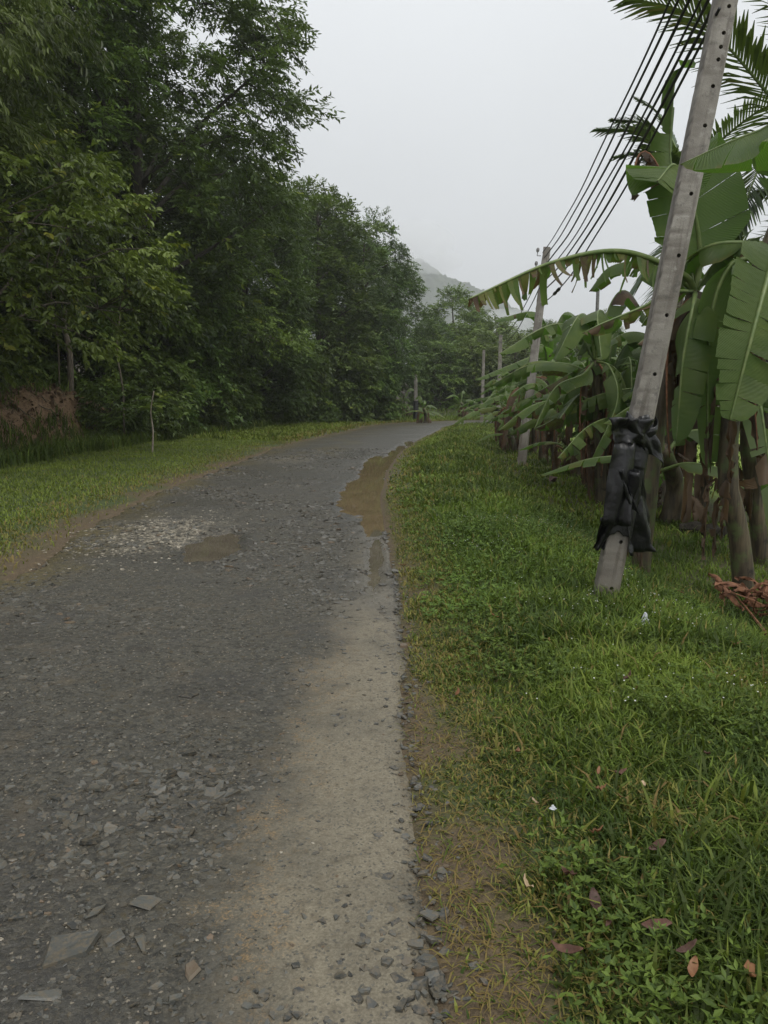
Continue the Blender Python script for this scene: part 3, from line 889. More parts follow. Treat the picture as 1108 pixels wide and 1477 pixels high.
    d = nrm(td[:, None, :] * .75 + sd_[:, None, :] * sgn[None, :, None] * .8 + .3 * g.normal(size=(NT, n_leaf, 3)) - np.array([0, 0, droop * .9]))
    nv = nrm(up[:, None, :] + .35 * g.normal(size=(NT, n_leaf, 3)))
    k_ = NT * n_leaf
    sz = g.uniform(.7, 1.25, k_)
    tint = np.clip(np.repeat(tt_, n_leaf) + g.normal(0, .06, k_), 0, 1)
    kite_leaves(lv, p.reshape(-1, 3), d.reshape(-1, 3), nv.reshape(-1, 3), leafL * sz, leafW * sz, tint, six)
    return wood.mesh('trunk', bmat, True), lv.mesh('crown', lmat)
def plant_tree(meshes, name, label, cat, loc, rz=0.0, s=1.0, group=None):
    if len(loc) == 2: loc = (loc[0], loc[1], gz(*loc))
    t = thing(name, label, cat, loc, rz, group)
    t.scale = (s, s, s) if np.isscalar(s) else s
    tr = link('trunk', meshes[0], t); cr = link('crown', meshes[1], t)
    return t
K = {}
K['long'] = make_tree(41, 13, [(.27, 3.2), (.35, 4.6), (.7, 4.2), (1, 1.2)], 3.0, 16, 190, 18, 11, .19, .050, .55, .75, M['leaf_long'], M['bark'], .2, droop=.75, updir=.2, six=True)
K['broad'] = make_tree(42, 7.2, [(.22, 2.2), (.45, 4.0), (.75, 3.4), (1, .9)], 1.6, 14, 150, 14, 9, .16, .085, .5, .6, M['leaf_broad'], M['bark'], .12, droop=.5, updir=.3, lean=(.6, -.2), six=True)
K['tall'] = make_tree(43, 21, [(.22, 3.0), (.4, 5.8), (.62, 6.4), (.85, 5.2), (1, 2)], 5, 26, 280, 22, 11, .25, .09, .7, .85, M['leaf_tall'], M['bark_dark'], .33, droop=.5, updir=.4)
K['dense'] = make_tree(44, 13.5, [(.06, 2.6), (.3, 3.9), (.65, 4.0), (.88, 2.8), (1, 1.0)], 1.5, 20, 210, 21, 11, .22, .09, .6, .72, M['leaf_dense'], M['bark_dark'], .22, droop=.45, updir=.35, bare=0)
K['spire'] = make_tree(45, 12.5, [(.05, 2.2), (.3, 3.1), (.6, 2.9), (.85, 2.2), (1, .9)], 1.5, 16, 170, 19, 11, .24, .10, .6, .68, M['leaf_mid'], M['bark_dark'], .2, droop=.35, updir=.45, bare=7)
K['under'] = make_tree(46, 6.0, [(.02, 1.9), (.3, 2.5), (.7, 2.2), (1, .8)], .3, 12, 105, 18, 10, .21, .10, .5, .55, M['leaf_mid'], M['bark_dark'], .1, droop=.6, updir=.25)
K['shrub'] = make_tree(47, 2.6, [(.03, 1.1), (.4, 1.45), (.8, 1.1), (1, .4)], .1, 8, 60, 12, 9, .18, .085, .4, .42, M['leaf_mid'], M['bark_dark'], .04, droop=.5, updir=.35)
K['bright'] = make_tree(48, 6.5, [(.03, 2.4), (.35, 3.0), (.7, 2.4), (1, .8)], .5, 12, 120, 15, 10, .26, .11, .6, .7, M['leaf_bright'], M['bark'], .11, droop=.45, updir=.35)
K['round'] = make_tree(49, 11, [(.2, 2.2), (.45, 3.2), (.75, 2.8), (1, .9)], 2.2, 14, 130, 16, 10, .27, .11, .65, .8, M['leaf_bright'], M['bark'], .18, droop=.4, updir=.4)
FW = 'trees of the dense forest left of the road'
BK = 'trees deep inside the left forest'
plant_tree(K['long'], 'forest_tree', 'tall olive tree with long drooping leaves at the left picture edge', 'tree', (-10.6, 14.2), .4, 1.0, FW)
plant_tree(K['broad'], 'forest_tree', 'low leaning tree with broad yellow-green leaves reaching over the verge by the earth bank', 'tree', (-9.6, 18.2), -.3, 1.0, FW)
plant_tree(K['broad'], 'forest_tree', 'low broad-leaved tree behind the bank under the olive tree', 'tree', (-14.2, 18.5), 2.2, 1.1, FW)
plant_tree(K['tall'], 'forest_tree', 'tallest forest tree, its fern-like crown leaning out against the grey sky', 'tree', (-9.3, 30.5), 1.0, 1.0, FW)
plant_tree(K['dense'], 'forest_tree', 'dark dense tree standing right of the tallest forest tree', 'tree', (-7.3, 41), .3, (.95, .95, .97), FW)
plant_tree(K['spire'], 'forest_tree', 'forest tree with bare twigs sticking out of its top', 'tree', (-4.2, 51), .2, 1.16, FW)
plant_tree(K['dense'], 'forest_tree', 'rounded forest tree whose crown bulges right against the sky before the misty hill', 'tree', (-1.3, 55.5), 2.0, (.82, .82, 1.04), FW)
plant_tree(K['dense'], 'forest_tree', 'dark tree hanging over the short pole at the bend', 'tree', (0.9, 64), 4.0, (.66, .66, .80), FW)
for (x, y, k, rz, s) in ((-13, 23, 'tall', 3.0, .82), (-15, 30, 'tall', 4.4, .95), (-13.5, 36, 'tall', 5.3, .9), (-19, 27, 'dense', 1.1, 1.4), (-12, 43, 'dense', 2.7, 1.15),
                         (-9.5, 49, 'dense', 4.8, 1.1), (-20, 40, 'tall', .5, 1.0), (-6.5, 58, 'dense', 1.9, 1.15), (-17, 20, 'dense', .9, 1.2), (-2.2, 66, 'dense', 3.1, 1.0)):
    plant_tree(K[k], 'forest_tree', 'dark broad-leaved tree filling the dense forest behind the front row', 'tree', (x, y), rz, s, BK)
US = 'leafy young trees along the forest foot'
for (x, y, k, rz, s, lab) in ((-13.6, 26, 'under', .2, .95, 'leafy young tree right behind the earth bank, first along the forest foot'), (-11.4, 28, 'under', 1.7, 1.0, 'leafy young tree just right of the white-stemmed sapling'),
                              (-9.8, 29, 'under', 3.0, 1.05, 'leafy young tree in front of the tallest tree\'s trunk'), (-9.4, 33, 'under', 4.1, 1.1, 'leafy young tree right of the tallest tree\'s trunk'),
                              (-9.0, 37, 'under', 5.0, 1.0, 'leafy young tree left of the dark dense tree'), (-8.2, 41.5, 'under', .9, 1.0, 'leafy young tree under the dark dense tree'),
                              (-6.3, 46, 'under', 2.2, 1.05, 'leafy young tree between the dark dense tree and the bare-twigged one'), (-3.6, 50.5, 'under', 3.3, 1.05, 'leafy young tree under the tree with bare twigs'),
                              (-1.4, 54, 'under', 1.2, .95, 'leafy young tree under the crown that bulges against the sky'), (-1.6, 57.5, 'under', 2.6, .95, 'leafy young tree last in the row, left of the short pole')):
    plant_tree(K[k], 'young_tree', lab, 'tree', (x, y), rz, s, US)
SH = 'bushes along the left verge'
for (x, y, rz, s, lab) in ((-8.9, 24.6, 2, .7, 'low dark bush right of the white-stemmed sapling, first of its row'), (-8.7, 26.8, 4, .9, 'second low bush right of the white-stemmed sapling'), (-8.4, 28.4, 2.5, .6, 'smallest low bush, between the second and the next bigger one'),
                           (-8.6, 30.2, 1, .85, 'low bush at the verge before the tallest tree'), (-8.3, 33.5, 3, .9, 'low bush just right of the one before the tallest tree'), (-8.0, 37, 5, .95, 'low bush at the verge in mid row, left of the dark dense tree'),
                           (-7.3, 40.5, 0, .9, 'low bush before the dark dense tree'), (-6.0, 44, 2, .9, 'low bush where the forest edge starts to turn right'), (-4.5, 47.2, 4, .9, 'low bush before the tree with bare twigs'),
                           (-2.4, 50.4, 1, .85, 'last but one low bush before the bend'), (-0.7, 53.6, 3, .8, 'last low bush at the outer side of the bend')):
    plant_tree(K['shrub'], 'bush', lab, 'bush', (x, y), rz, s, SH)
for (x, y, rz, s, lab) in ((-8.4, 27.6, .7, .36, 'light green big-leaved bush at the verge right of the white-stemmed sapling'), (-8.0, 35.2, 2.9, .42, 'light green big-leaved bush in mid row before the forest'),
                           (-6.4, 42.8, 4.1, .42, 'light green big-leaved bush near the turn of the forest edge'), (-2.9, 49.6, 1.9, .45, 'light green big-leaved bush near the far end of the verge')):
    plant_tree(K['bright'], 'bush', lab, 'bush', (x, y), rz, s, SH)
plant_tree(K['broad'], 'forest_tree', 'yellow-green broad-leaved tree in the forest front between taller dark ones', 'tree', (-9.3, 35.5), 1.4, 1.15, FW)
for (x, y, k, rz, s, lab) in ((6.6, 77, 'round', .3, .93, 'round-topped tree standing alone before the misty hill'), (9.3, 82, 'round', 2.0, .80, 'second round-topped tree just right of the lone one'),
                              (4.4, 70, 'dense', 3.0, .56, 'dark narrow tree left of the round-topped trees at the bend'), (13.5, 86, 'round', 4.0, .64, 'small dark treetop above the far bushes'),
                              (17.5, 84, 'round', 1.0, .68, 'treetop behind the far banana plants'), (23, 82, 'round', 5.0, .76, 'tree beyond the top of the second leaning pole')):
    plant_tree(K[k], 'distant_tree', lab, 'tree', (x, y), rz, s, 'distant trees past the bend')
for (x, y, rz, s, lab) in ((4.9, 67, .1, .82, 'bright green bush behind the road bend, just right of the short pole'), (8.2, 68.5, 1.4, .95, 'bright green bush in the middle of the row past the bend'), (11.2, 66.5, 2.8, .92, 'bright green bush behind the upright grey pole'),
                           (14.5, 69, 4.0, 1.1, 'large bright bush between the two far poles'), (18.5, 66, 5.2, 1.1, 'large bright bush right of the far poles'), (6.4, 73, 2.1, 1.05, 'tall green bush under the round-topped trees'), (10.6, 74, 3.3, 1.15, 'tall green bush behind the far row of bushes'), (22.5, 60, 0.3, 1.0, 'bright bush behind the banana row')):
    plant_tree(K['bright'], 'bush', lab, 'bush', (x, y), rz, s, 'bright bushes past the bend')
BG = 'trees beyond the banana grove'
for (x, y, k, rz, s) in ((27, 52, 'dense', .2, .6), (33, 48, 'round', 2.1, .66), (39, 55, 'dense', 3.3, .7), (30, 62, 'round', 1.3, .78), (22, 44, 'bright', 4.4, .85), (46, 60, 'round', 5.0, .9)):
    plant_tree(K[k], 'distant_tree', 'mid green tree beyond the field behind the banana grove', 'tree', (x, y), rz, s, BG)

def bank_bits():
    N = 5200
    y = rng.uniform(11, 25, N); l0 = rng.uniform(4.9, 7.2, N)
    x = np.interp(y, ELc[:, 1], ELc[:, 0]) - l0
    z = ground_h(x, y); sz = .018 + .085 * rng.random(N) ** 3
    m = Mt('bank_soil'); p = m.pos(); n = m.noise(p, 12.0, 5, .65)
    c = m.mix(m.rng(n, .3, .7), (0.095, 0.060, 0.034), (0.25, 0.165, 0.098))
    c = m.mix(m.math('MULTIPLY', m.attr('tint'), .7), c, (0.05, 0.036, 0.024))
    mat = m.finish(m.bsdf(c, .9, m.bump(n, .7, .02), .2))
    mb = MB(); which = rng.integers(0, len(shards), N); rot = rng.uniform(0, 6.28, N); ta = rng.normal(0, .6, N); tb = rng.normal(0, .6, N); tin = rng.random(N)
    for k, (V, Q, T) in enumerate(shards):
        i = np.where(which == k)[0]; m_ = len(V)
        c_, s_ = np.cos(rot[i])[:, None], np.sin(rot[i])[:, None]
        X = V[None, :, 0] * c_ - V[None, :, 1] * s_; Y = V[None, :, 0] * s_ + V[None, :, 1] * c_; Z = 2.2 * V[None, :, 2] + X * ta[i][:, None] + Y * tb[i][:, None]
        VV = np.stack([X * sz[i][:, None] + x[i][:, None], Y * sz[i][:, None] + y[i][:, None], Z * sz[i][:, None] + z[i][:, None]], -1).reshape(-1, 3)
        off = (np.arange(len(i)) * m_)[:, None, None]
        mb.add(VV, (np.asarray(Q)[None] + off).reshape(-1, 4), (np.asarray(T)[None] + off).reshape(-1, 3), tint=np.repeat(tin[i], m_))
    tag(mb.obj('soil_clods', mat), 'crumbled reddish clods on the face of the earth bank', kind='stuff')
    rt = MB()
    for k in range(24):
        yy = rng.uniform(12, 24.5); lx_ = float(np.interp(yy, ELc[:, 1], ELc[:, 0])) - rng.uniform(6.2, 6.9)
        a = np.array([lx_, yy, gz(lx_, yy) + .03]); pts = [a]
        for q in range(4):
            b_ = pts[-1] + np.array([rng.uniform(.08, .3), rng.normal(0, .13), 0]); b_[2] = gz(b_[0], b_[1]) + .03; pts.append(b_)
        tube(rt, bez(pts, 9), np.linspace(.016, .005, 9) * rng.uniform(.5, 1.3), 4)
    tag(rt.obj('roots', M['bark']), 'thin roots running down the earth bank', kind='stuff')
bank_bits()

# slender sapling with a white stem and a few big leaves in front of the earth bank
b = P(219, 640, 21.0); b[2] = gz(b[0], b[1])
t = thing('sapling', 'slender sapling with a white stem and few large leaves before the bank', 'sapling', b)
w = MB(); h_ = 1.65
tube(w, bez([(0, 0, -.1), (.05, 0, .6), (.0, .03, 1.1), (.12, 0, h_)], 10), np.linspace(.028, .014, 10), 6)
w.obj('stem', M['bark_pale'], t, True)
for k in range(9):
    lf = MB(); a = random.uniform(0, 6.28); z = random.uniform(1.15, h_ + .05)
    p_ = np.array([[.08, 0, z]]); d_ = nrm(np.array([[math.cos(a), math.sin(a), random.uniform(-.5, .3)]]))
    kite_leaves(lf, p_ + d_ * .05, d_, np.array([[0, 0, 1.0]]), [random.uniform(.35, .5)], [random.uniform(.18, .26)], np.array([.6]), True)
    lf.obj('leaf', M['leaf_bright'], t)
for (px, py, hh, r_, lab) in ((100, 545, 3.2, .11, 'bare grey-brown tree trunk standing on top of the earth bank'), (85, 560, 4.0, .03, 'thin grey vine stem rising from the bank'), (176, 590, 4.2, .035, 'thin crooked brown stem leaning on the bank face')):
    q = P(px, py, 24.5); q[2] = gz(q[0], q[1])
    t = thing('tree_trunk', lab, 'tree trunk', q)
    w = MB(); tube(w, bez([(0, 0, -.3), (.06, 0, hh * .4), (-.08, 0, hh * .7), (.1, .1, hh)], 10), np.linspace(r_, r_ * .7, 10), 8); w.obj('trunk', M['bark'], t, True)

# ------------------------------------------------------------------ grass and weeds (uncountable)
def blades(name, label, x, y, z, Ls, Ws, lean, mat, tint, dirbias=None):
    n = len(x)
    az = rng.uniform(0, 2 * np.pi, n)
    d = np.stack([np.cos(az), np.sin(az)], -1)
    s = np.stack([-d[:, 1], d[:, 0]], -1)
    th1 = np.clip(rng.normal(lean, .28, n), .02, 1.45); th2 = np.clip(th1 + rng.uniform(.3, 1.0, n), 0, 2.1)
    h1 = Ls * .55; h2 = Ls * .45
    p0 = np.stack([x, y, z - .01], -1)
    p1 = p0 + np.c_[d * (np.sin(th1) * h1)[:, None], np.cos(th1) * h1]
    p2 = p1 + np.c_[d * (np.sin(th2) * h2)[:, None], np.cos(th2) * h2]
    s3 = np.c_[s, np.zeros(n)]
    V = np.stack([p0 - s3 * Ws[:, None] * .4, p0 + s3 * Ws[:, None] * .4, p1 + s3 * Ws[:, None] * .5, p1 - s3 * Ws[:, None] * .5, p2], 1).reshape(-1, 3)
    o = np.arange(n)[:, None] * 5
    mb = MB(); mb.add(V, o + np.array([0, 1, 2, 3]), o + np.array([3, 2, 4]), tint=np.repeat(tint, 5))
    return tag(mb.obj(name, mat), label, kind='stuff')
def verge(N, y0, y1, x0f, x1f, pw=1.0):
    y = y0 + (y1 - y0) * rng.random(N) ** pw
    a = x0f(y); b = x1f(y)
    x = a + (b - a) * rng.random(N)
    return x, y
rxf = lambda y: np.interp(y, ys, rx)
def far_r(y): return np.interp(y, ERc[:, 1], ERc[:, 0])
def right_keep(x, y, r):
    dm = dirt_mask(x, y, r)
    un = sstep(1.7, 2.6, r) * sstep(7.0, 6.0, r)
    n = fbm(x * 1.6, y * 1.6, 301)
    pr = (1 - .97 * dm) * (1 - .55 * un) * (.5 + .9 * sstep(.3, .55, n))
    return rng.random(len(x)) < pr
def tint_grass(x, y, r, n):
    f = fbm(x * 1.3, y * 1.3, 303)
    f2 = fbm(x * .6 + 9, y * .6, 304)
    t = np.clip(.30 + 1.1 * (f - .5) + .9 * (f2 - .5) + rng.normal(0, .17, n), 0, .78)
    dry = rng.random(n) < (.04 + .55 * sstep(.75, .05, r + .3 * (f - .5)) + .3 * sstep(.58, .72, fbm(x * 2.1, y * 2.1, 306)))
    return np.where(dry, rng.uniform(.86, 1, n), t)
def grass_right(name, label, N, y0, y1, x1f, Lr, Wr, pw=1.0, lean=.55):
    x, y = verge(N, y0, y1, lambda y: far_r(y) - .02, x1f, pw)
    z, r, l, i = ground_h(x, y, True)
    k = (r > .0) & (right_keep(x, y, r))
    x, y, z, r = x[k], y[k], z[k], r[k]; n = len(x)
    hs = .45 + .75 * sstep(.1, .8, r) + .5 * (fbm(x * 2.5, y * 2.5, 305) - .5)
    blades(name, label, x, y, z, rng.uniform(*Lr, n) * np.clip(hs, .3, 1.7), rng.uniform(*Wr, n), lean, M['grass'], tint_grass(x, y, r, n))
grass_right('verge_grass', 'short wet grass on the right verge near the viewer', 125000, 1.0, 4.6, lambda y: .66 * y + 1.3, (.035, .105), (.0035, .0095), .9)
grass_right('coarse_grass', 'coarse broad-bladed grass tufts in the near right verge', 7000, 1.0, 5.5, lambda y: .66 * y + 1.3, (.10, .20), (.007, .013), 1.0, .75)
grass_right('verge_grass', 'grass on the right verge around the leaning pole', 85000, 4.4, 11, lambda y: np.minimum(.62 * y + 1.0, 5.5), (.06, .15), (.005, .012), 1.2)
grass_right('verge_grass', 'grass on the right verge towards the bend', 60000, 10.5, 47, lambda y: far_r(y) + 4.2 + .05 * y, (.08, .18), (.014, .03), 1.35, .5)
grass_right('field_grass', 'bright grass in the field behind the banana plants', 26000, 9, 40, lambda y: far_r(y) + 22, (.08, .2), (.02, .05), 1.2, .5)
# left verge
def grass_left(name, label, N, y0, y1, l0, l1, Lr, Wr, pw, lean, tint0):
    y = y0 + (y1 - y0) * rng.random(N) ** pw
    x = np.interp(y, ELc[:, 1], ELc[:, 0]) - l0 - (l1 - l0) * rng.random(N)
    z, r, l, i = ground_h(x, y, True)
    n_ = fbm(x * 1.3, y * 1.3, 311)
    k = (l > 0) & (rng.random(N) < (.12 + .88 * sstep(.0, .9, l + 1.2 * (n_ - .5)))) & (x > -.62 * y - 1.5)
    x, y, z, l = x[k], y[k], z[k], l[k]; n = len(x)
    t = np.clip(tint0 + .7 * (fbm(x, y, 313) - .4) + rng.normal(0, .14, n), 0, .78)
    t = np.where(rng.random(n) < (.04 + .8 * sstep(1.5, .2, l + .8 * (n_[k] - .5))), rng.uniform(.86, 1, n), t)
    blades(name, label, x, y, z, rng.uniform(*Lr, n), rng.uniform(*Wr, n), lean, M['grass'], t)
grass_left('verge_grass', 'bright grass on the left verge', 85000, 6.5, 30, .0, 5.6, (.04, .11), (.008, .016), 1.4, .6, .45)
grass_left('verge_grass', 'thin grass on the far left verge', 22000, 28, 66, .0, 6.0, (.12, .24), (.03, .05), 1.1, .45, .45)
grass_left('tall_grass', 'tall dark grass at the foot of the bank and forest', 17000, 12, 58, 4.2, 5.9, (.22, .58), (.016, .03), 1.2, .25, .12)
def grass_end():
    N = 9000
    x = rng.uniform(-2, 22, N); y = rng.uniform(53, 68, N)
    z, r, l, i = ground_h(x, y, True); k = (i <= 0) & (l > .2)
    x, y, z = x[k], y[k], z[k]; n = len(x)
    blades('verge_grass', 'grass beyond the bend of the road', x, y, z, rng.uniform(.15, .4, n), rng.uniform(.03, .06, n), .4, M['grass'], np.clip(rng.normal(.45, .15, n), 0, .78))
grass_end()
grass_left('tall_grass', 'grass hanging over the top of the earth bank', 2200, 11, 30, 6.3, 7.6, (.2, .6), (.014, .026), 1.0, .6, .2)
# creeping broad-leaved weeds
def weeds(name, label, N, y0, y1, x1f, Lr, pw, patch=None):
    x, y = verge(N, y0, y1, lambda y: far_r(y) + .12, x1f, pw)
    z, r, l, i = ground_h(x, y, True)
    f = fbm(x * 1.5, y * 1.5, 321)
    pr = .75 * sstep(.40, .70, f)
    if patch is not None: pr = np.maximum(pr, patch(x, y))
    k = (rng.random(N) < pr * (1 - dirt_mask(x, y, r))) & (r > .1)
    x, y, z = x[k], y[k], z[k]; n = len(x)
    k3 = 4
    az = np.repeat(rng.uniform(0, 6.28, n), k3) + np.tile(np.arange(k3) * 6.28 / k3, n) + rng.normal(0, .4, n * k3)
    d = nrm(np.stack([np.cos(az), np.sin(az), rng.uniform(-.1, .7, n * k3)], -1))
    p = np.repeat(np.stack([x, y, z + rng.uniform(.03, .10, n)], -1), k3, 0)
    Ls = rng.uniform(*Lr, n * k3)
    mb = MB(); kite_leaves(mb, p, d, nrm(np.array([0, 0, 1.0]) + .3 * rng.normal(size=(n * k3, 3))), Ls, Ls * rng.uniform(.3, .55, n * k3), np.clip(rng.normal(.4, .2, n * k3), 0, .9))
    tag(mb.obj(name, M['weed']), label, kind='stuff')
mound = lambda x, y: sstep(1.4, .5, np.hypot((x - 1.25) / .75, (y - 7.6) / 1.6))
weeds('weeds', 'small broad-leaved weeds creeping through the near grass', 17000, 1.2, 5.0, lambda y: .66 * y + 1.0, (.012, .034), 1.0)
weeds('weeds', 'leafy weed patch on the verge left of the leaning pole', 7000, 5.0, 14.0, lambda y: far_r(y) + 2.4, (.022, .05), 1.3, mound)
# dead thatch straw along the right edge of the road
def thatch():
    N = 20000
    x, y = verge(N, 1.1, 12, lambda y: rxf(y) - .05, lambda y: rxf(y) + .1, 1.2)
    x = x + np.abs(rng.normal(0, .30, N))
    z, r, l, i = ground_h(x, y, True)
    n = N
    blades('dry_grass', 'flattened brown dead grass along the right road edge', x, y, z + .006, rng.uniform(.03, .10, n), rng.uniform(.002, .005, n), 1.3, M['grass'], np.where(rng.random(n) < .75, rng.uniform(.9, 1, n), .3))
thatch()
# tiny white flower heads
def flowers():
    N = 1500
    x, y = verge(N, 3.2, 10.5, lambda y: far_r(y) + .5, lambda y: far_r(y) + 2.2, 1.0)
    z, r, l, i = ground_h(x, y, True)
    k = rng.random(N) < .03 + .45 * sstep(.5, .66, fbm(x * 1.2, y * 1.2, 331))
    x, y, z = x[k], y[k], z[k]; n = len(x)
    V0, Q0 = box_mesh((-1, -1, -.5), (1, 1, .5)); V0 = np.array(V0) * np.array([[.7, .7, 1]] * 4 + [[1, 1, 1]] * 4); Q0 = np.array(Q0)
    c = np.stack([x, y, z + rng.uniform(.08, .14, n)], -1)
    V = (V0[None] * (rng.uniform(.002, .004, n))[:, None, None] + c[:, None, :]).reshape(-1, 3)
    m = Mt('white_flower'); m.finish(m.bsdf((.62, .62, .58), .7))
    mb = MB(); mb.add(V, (Q0[None] + (np.arange(n) * 8)[:, None, None]).reshape(-1, 4))
    tag(mb.obj('flowers', m.m), 'tiny white flower heads dotted through the verge grass', kind='stuff')
flowers()

# ------------------------------------------------------------------ concrete poles
def pole_mesh(Ln, w0, w1, d0, d1, seed, rough=.006, nh=60):
    g = np.random.default_rng(seed)
    mb = MB(); zs = np.linspace(-.5, Ln, nh)
    ch = .14
    prof = np.array([(-1 + ch, -1), (1 - ch, -1), (1, -1 + ch), (1, 1 - ch), (1 - ch, 1), (-1 + ch, 1), (-1, 1 - ch), (-1, -1 + ch)])
    m = len(prof); V = []; chip = []
    for z in zs:
        t = max(0, z) / Ln
        w = (w0 + (w1 - w0) * t) / 2; d = (d0 + (d1 - d0) * t) / 2
        row = np.c_[prof[:, 0] * w, prof[:, 1] * d, np.full(m, z)]
        cval = np.zeros(m)
        for k in (7, 0, 6):
            c_ = max(0, g.normal(.25, .5)) if k != 6 else max(0, g.normal(0, .25))
            row[k, 0] += c_ * rough * (1.6 if k == 7 else 1); row[k, 1] += c_ * rough * 1.2 * (1 if k != 6 else -1); cval[k] = min(1, c_)
        row += g.normal(0, rough * .12, row.shape) * [1, 1, 0]
        V.append(row); chip.append(cval)
    V = np.concatenate(V); chip = np.concatenate(chip)
    i, j = np.meshgrid(np.arange(nh - 1), np.arange(m), indexing='ij')
    q = np.stack([i * m + j, i * m + (j + 1) % m, (i + 1) * m + (j + 1) % m, (i + 1) * m + j], -1).reshape(-1, 4)
    a = len(V); V = np.concatenate([V, [[0, 0, -.5], [0, 0, Ln]]]); chip = np.r_[chip, 0, 0]
    t = [[a, (k + 1) % m, k] for k in range(m)] + [[a + 1, (nh - 1) * m + k, (nh - 1) * m + (k + 1) % m] for k in range(m)]
    mb.add(V, q, t, chip=chip)
    return mb
def place_pole(base, top_dir, yaw, name, label, group, Ln, w0, w1, d0, d1, seed, mat='concrete', holes=(), rough=.006, nh=60):
    t = thing(name, label, 'utility pole', base, 0, group)
    zax = Vector(top_dir).normalized()
    xax = Vector((math.cos(yaw), math.sin(yaw), 0)); xax = (xax - zax * xax.dot(zax)).normalized()
    yax = zax.cross(xax)
    t.rotation_euler = Matrix((xax, yax, zax)).transposed().to_euler()
    sh = pole_mesh(Ln, w0, w1, d0, d1, seed, rough, nh).obj('shaft', M[mat], t)
    # bolt holes: bored through the shaft
    if len(holes):
        cut = MB()
        for z in holes:
            tt_ = z / Ln; d = (d0 + (d1 - d0) * tt_) / 2
            tube(cut, np.array([[.02, -d - .05, z], [.02, -d + .08, z]]), .0145, 10)
        co = cut.obj('bore', None, t)
        bpy.context.view_layer.update()
        md = sh.modifiers.new('bore', 'BOOLEAN'); md.operation = 'DIFFERENCE'; md.object = co; md.solver = 'EXACT'
        dg = bpy.context.evaluated_depsgraph_get()
        me = bpy.data.meshes.new_from_object(sh.evaluated_get(dg))
        sh.modifiers.clear(); sh.data = me
        bpy.data.objects.remove(co)
    return t
UP = 'concrete utility poles along the road'
B1 = G(873, 858)
d1 = B1[1]
T1 = P(1046, 0, d1 + .05)
dir1 = nrm(T1 - B1)
def along(py):   # distance along the pole axis for a picture row
    lo, hi = 0, 7
    for _ in range(40):
        mid = (lo + hi) / 2; q = B1 + dir1 * mid
        f = q[1] * ct - (q[2] - EYE) * st; u = q[1] * st + (q[2] - EYE) * ct
        if CY - F_PX * u / f > py: lo = mid
        else: hi = mid
    return lo
pole1 = place_pole(B1, dir1, R(-6), 'utility_pole', 'leaning concrete pole with bolt holes, wrapped in black plastic near its foot', UP, 7.6, .168, .130, .16, .12, 7, holes=[along(v) for v in (16, 54, 74, 92, 130, 186, 235, 283, 371, 456, 540, 779, 845)], rough=.0026, nh=260)
B2 = G(752, 671); d2 = B2[1]
T2 = P(789, 357, d2 + .2)
pole2 = place_pole(B2, T2 - B2, R(-15), 'utility_pole', 'second leaning concrete pole among the banana plants carrying the cable bundle', UP, np.linalg.norm(T2 - B2), .25, .19, .2, .16, 8)
for k, (dx, z) in enumerate(((-.16, -.25), (.0, -.6))):
    L2 = np.linalg.norm(T2 - B2)
    h = MB(); tube(h, np.array([[-.12, -.12, L2 + z], [-.22, -.12, L2 + z], [-.22, -.12, L2 + z + .16]]), .014, 6)
    tube(h, np.array([[-.22, -.12, L2 + z + .1], [-.22, -.12, L2 + z + .15], [-.22, -.12, L2 + z + .2]]), [.035, .045, .03], 8)
    h.obj('insulator', M['steel'], pole2)
FP = 'small upright poles near the bend'
def far_pole(px, py_top, py_base, depth, label, w, band=True, mat='concrete'):
    b = P(px, py_base, depth); b[2] = gz(b[0], b[1])
    Ln = P(px, py_top, depth)[2] - b[2]
    t = place_pole(b, (random.uniform(-.015, .015), 0, 1), R(-10), 'utility_pole', label, UP, Ln, w, w * .8, w, w * .8, int(px), mat, (), .004)
    if band:
        hb_ = .42 * Ln if Ln < 4 else 1.1
        m_ = MB(); tube(m_, np.array([[0, 0, -.1], [0, 0, hb_ * .6], [0, 0, hb_]]), [w * .78, w * .76, w * .72], 8); m_.obj('wrap', M['black_plastic'], t)
    return t
far_pole(600, 540, 604, 56.5, 'short pale pole with a black base at the outer side of the bend', .26)
far_pole(695, 505, 601, 57, 'plain grey pole standing at the grass edge past the bend', .24, False)
far_pole(718, 483, 613, 43, 'grey pole with a black wrapped foot behind the first banana clumps', .24)
t = thing('stake', 'thin tall grey stake poking above the banana leaves', 'stake', P(851, 700, 16))
t.location.z = gz(t.location.x, t.location.y)
w = MB(); tube(w, np.array([[0, 0, -.2], [0, 0, 2], [.01, 0, P(851, 402, 16)[2] - t.location.z]]), .035, 7); w.obj('shaft', M['steel'], t)

# overhead cables
def cable(S, E, sag, r, label, kinks=0, wob=.0):
    n = 44; t = np.linspace(0, 1, n)
    p = np.asarray(S)[None] * (1 - t)[:, None] + np.asarray(E)[None] * t[:, None]
    p[:, 2] -= 4 * sag * t * (1 - t)
    p[:, 0] += wob * np.sin(t * 17 + r * 999) * np.sin(np.pi * t)
    p[:, 2] += wob * np.cos(t * 13 + r * 577) * np.sin(np.pi * t)
    mb = MB(); tube(mb, p, r, 6)
    o = mb.obj('overhead_cable', M['cable'], None, True)
    tag(o, label, 'cable', 'overhead cables between the poles')
    for k in range(kinks):
        q = p[int(n * (.66 + .06 * k))]; q2 = p[int(n * (.66 + .06 * k)) + 1]
        s = MB(); tube(s, np.array([q - (q2 - q) * .3, q, q2, q2 + (q2 - q) * .3]), [r * 1.3, r * 3, r * 3, r * 1.3], 8); s.obj('splice', M['cable'], o)
    return o
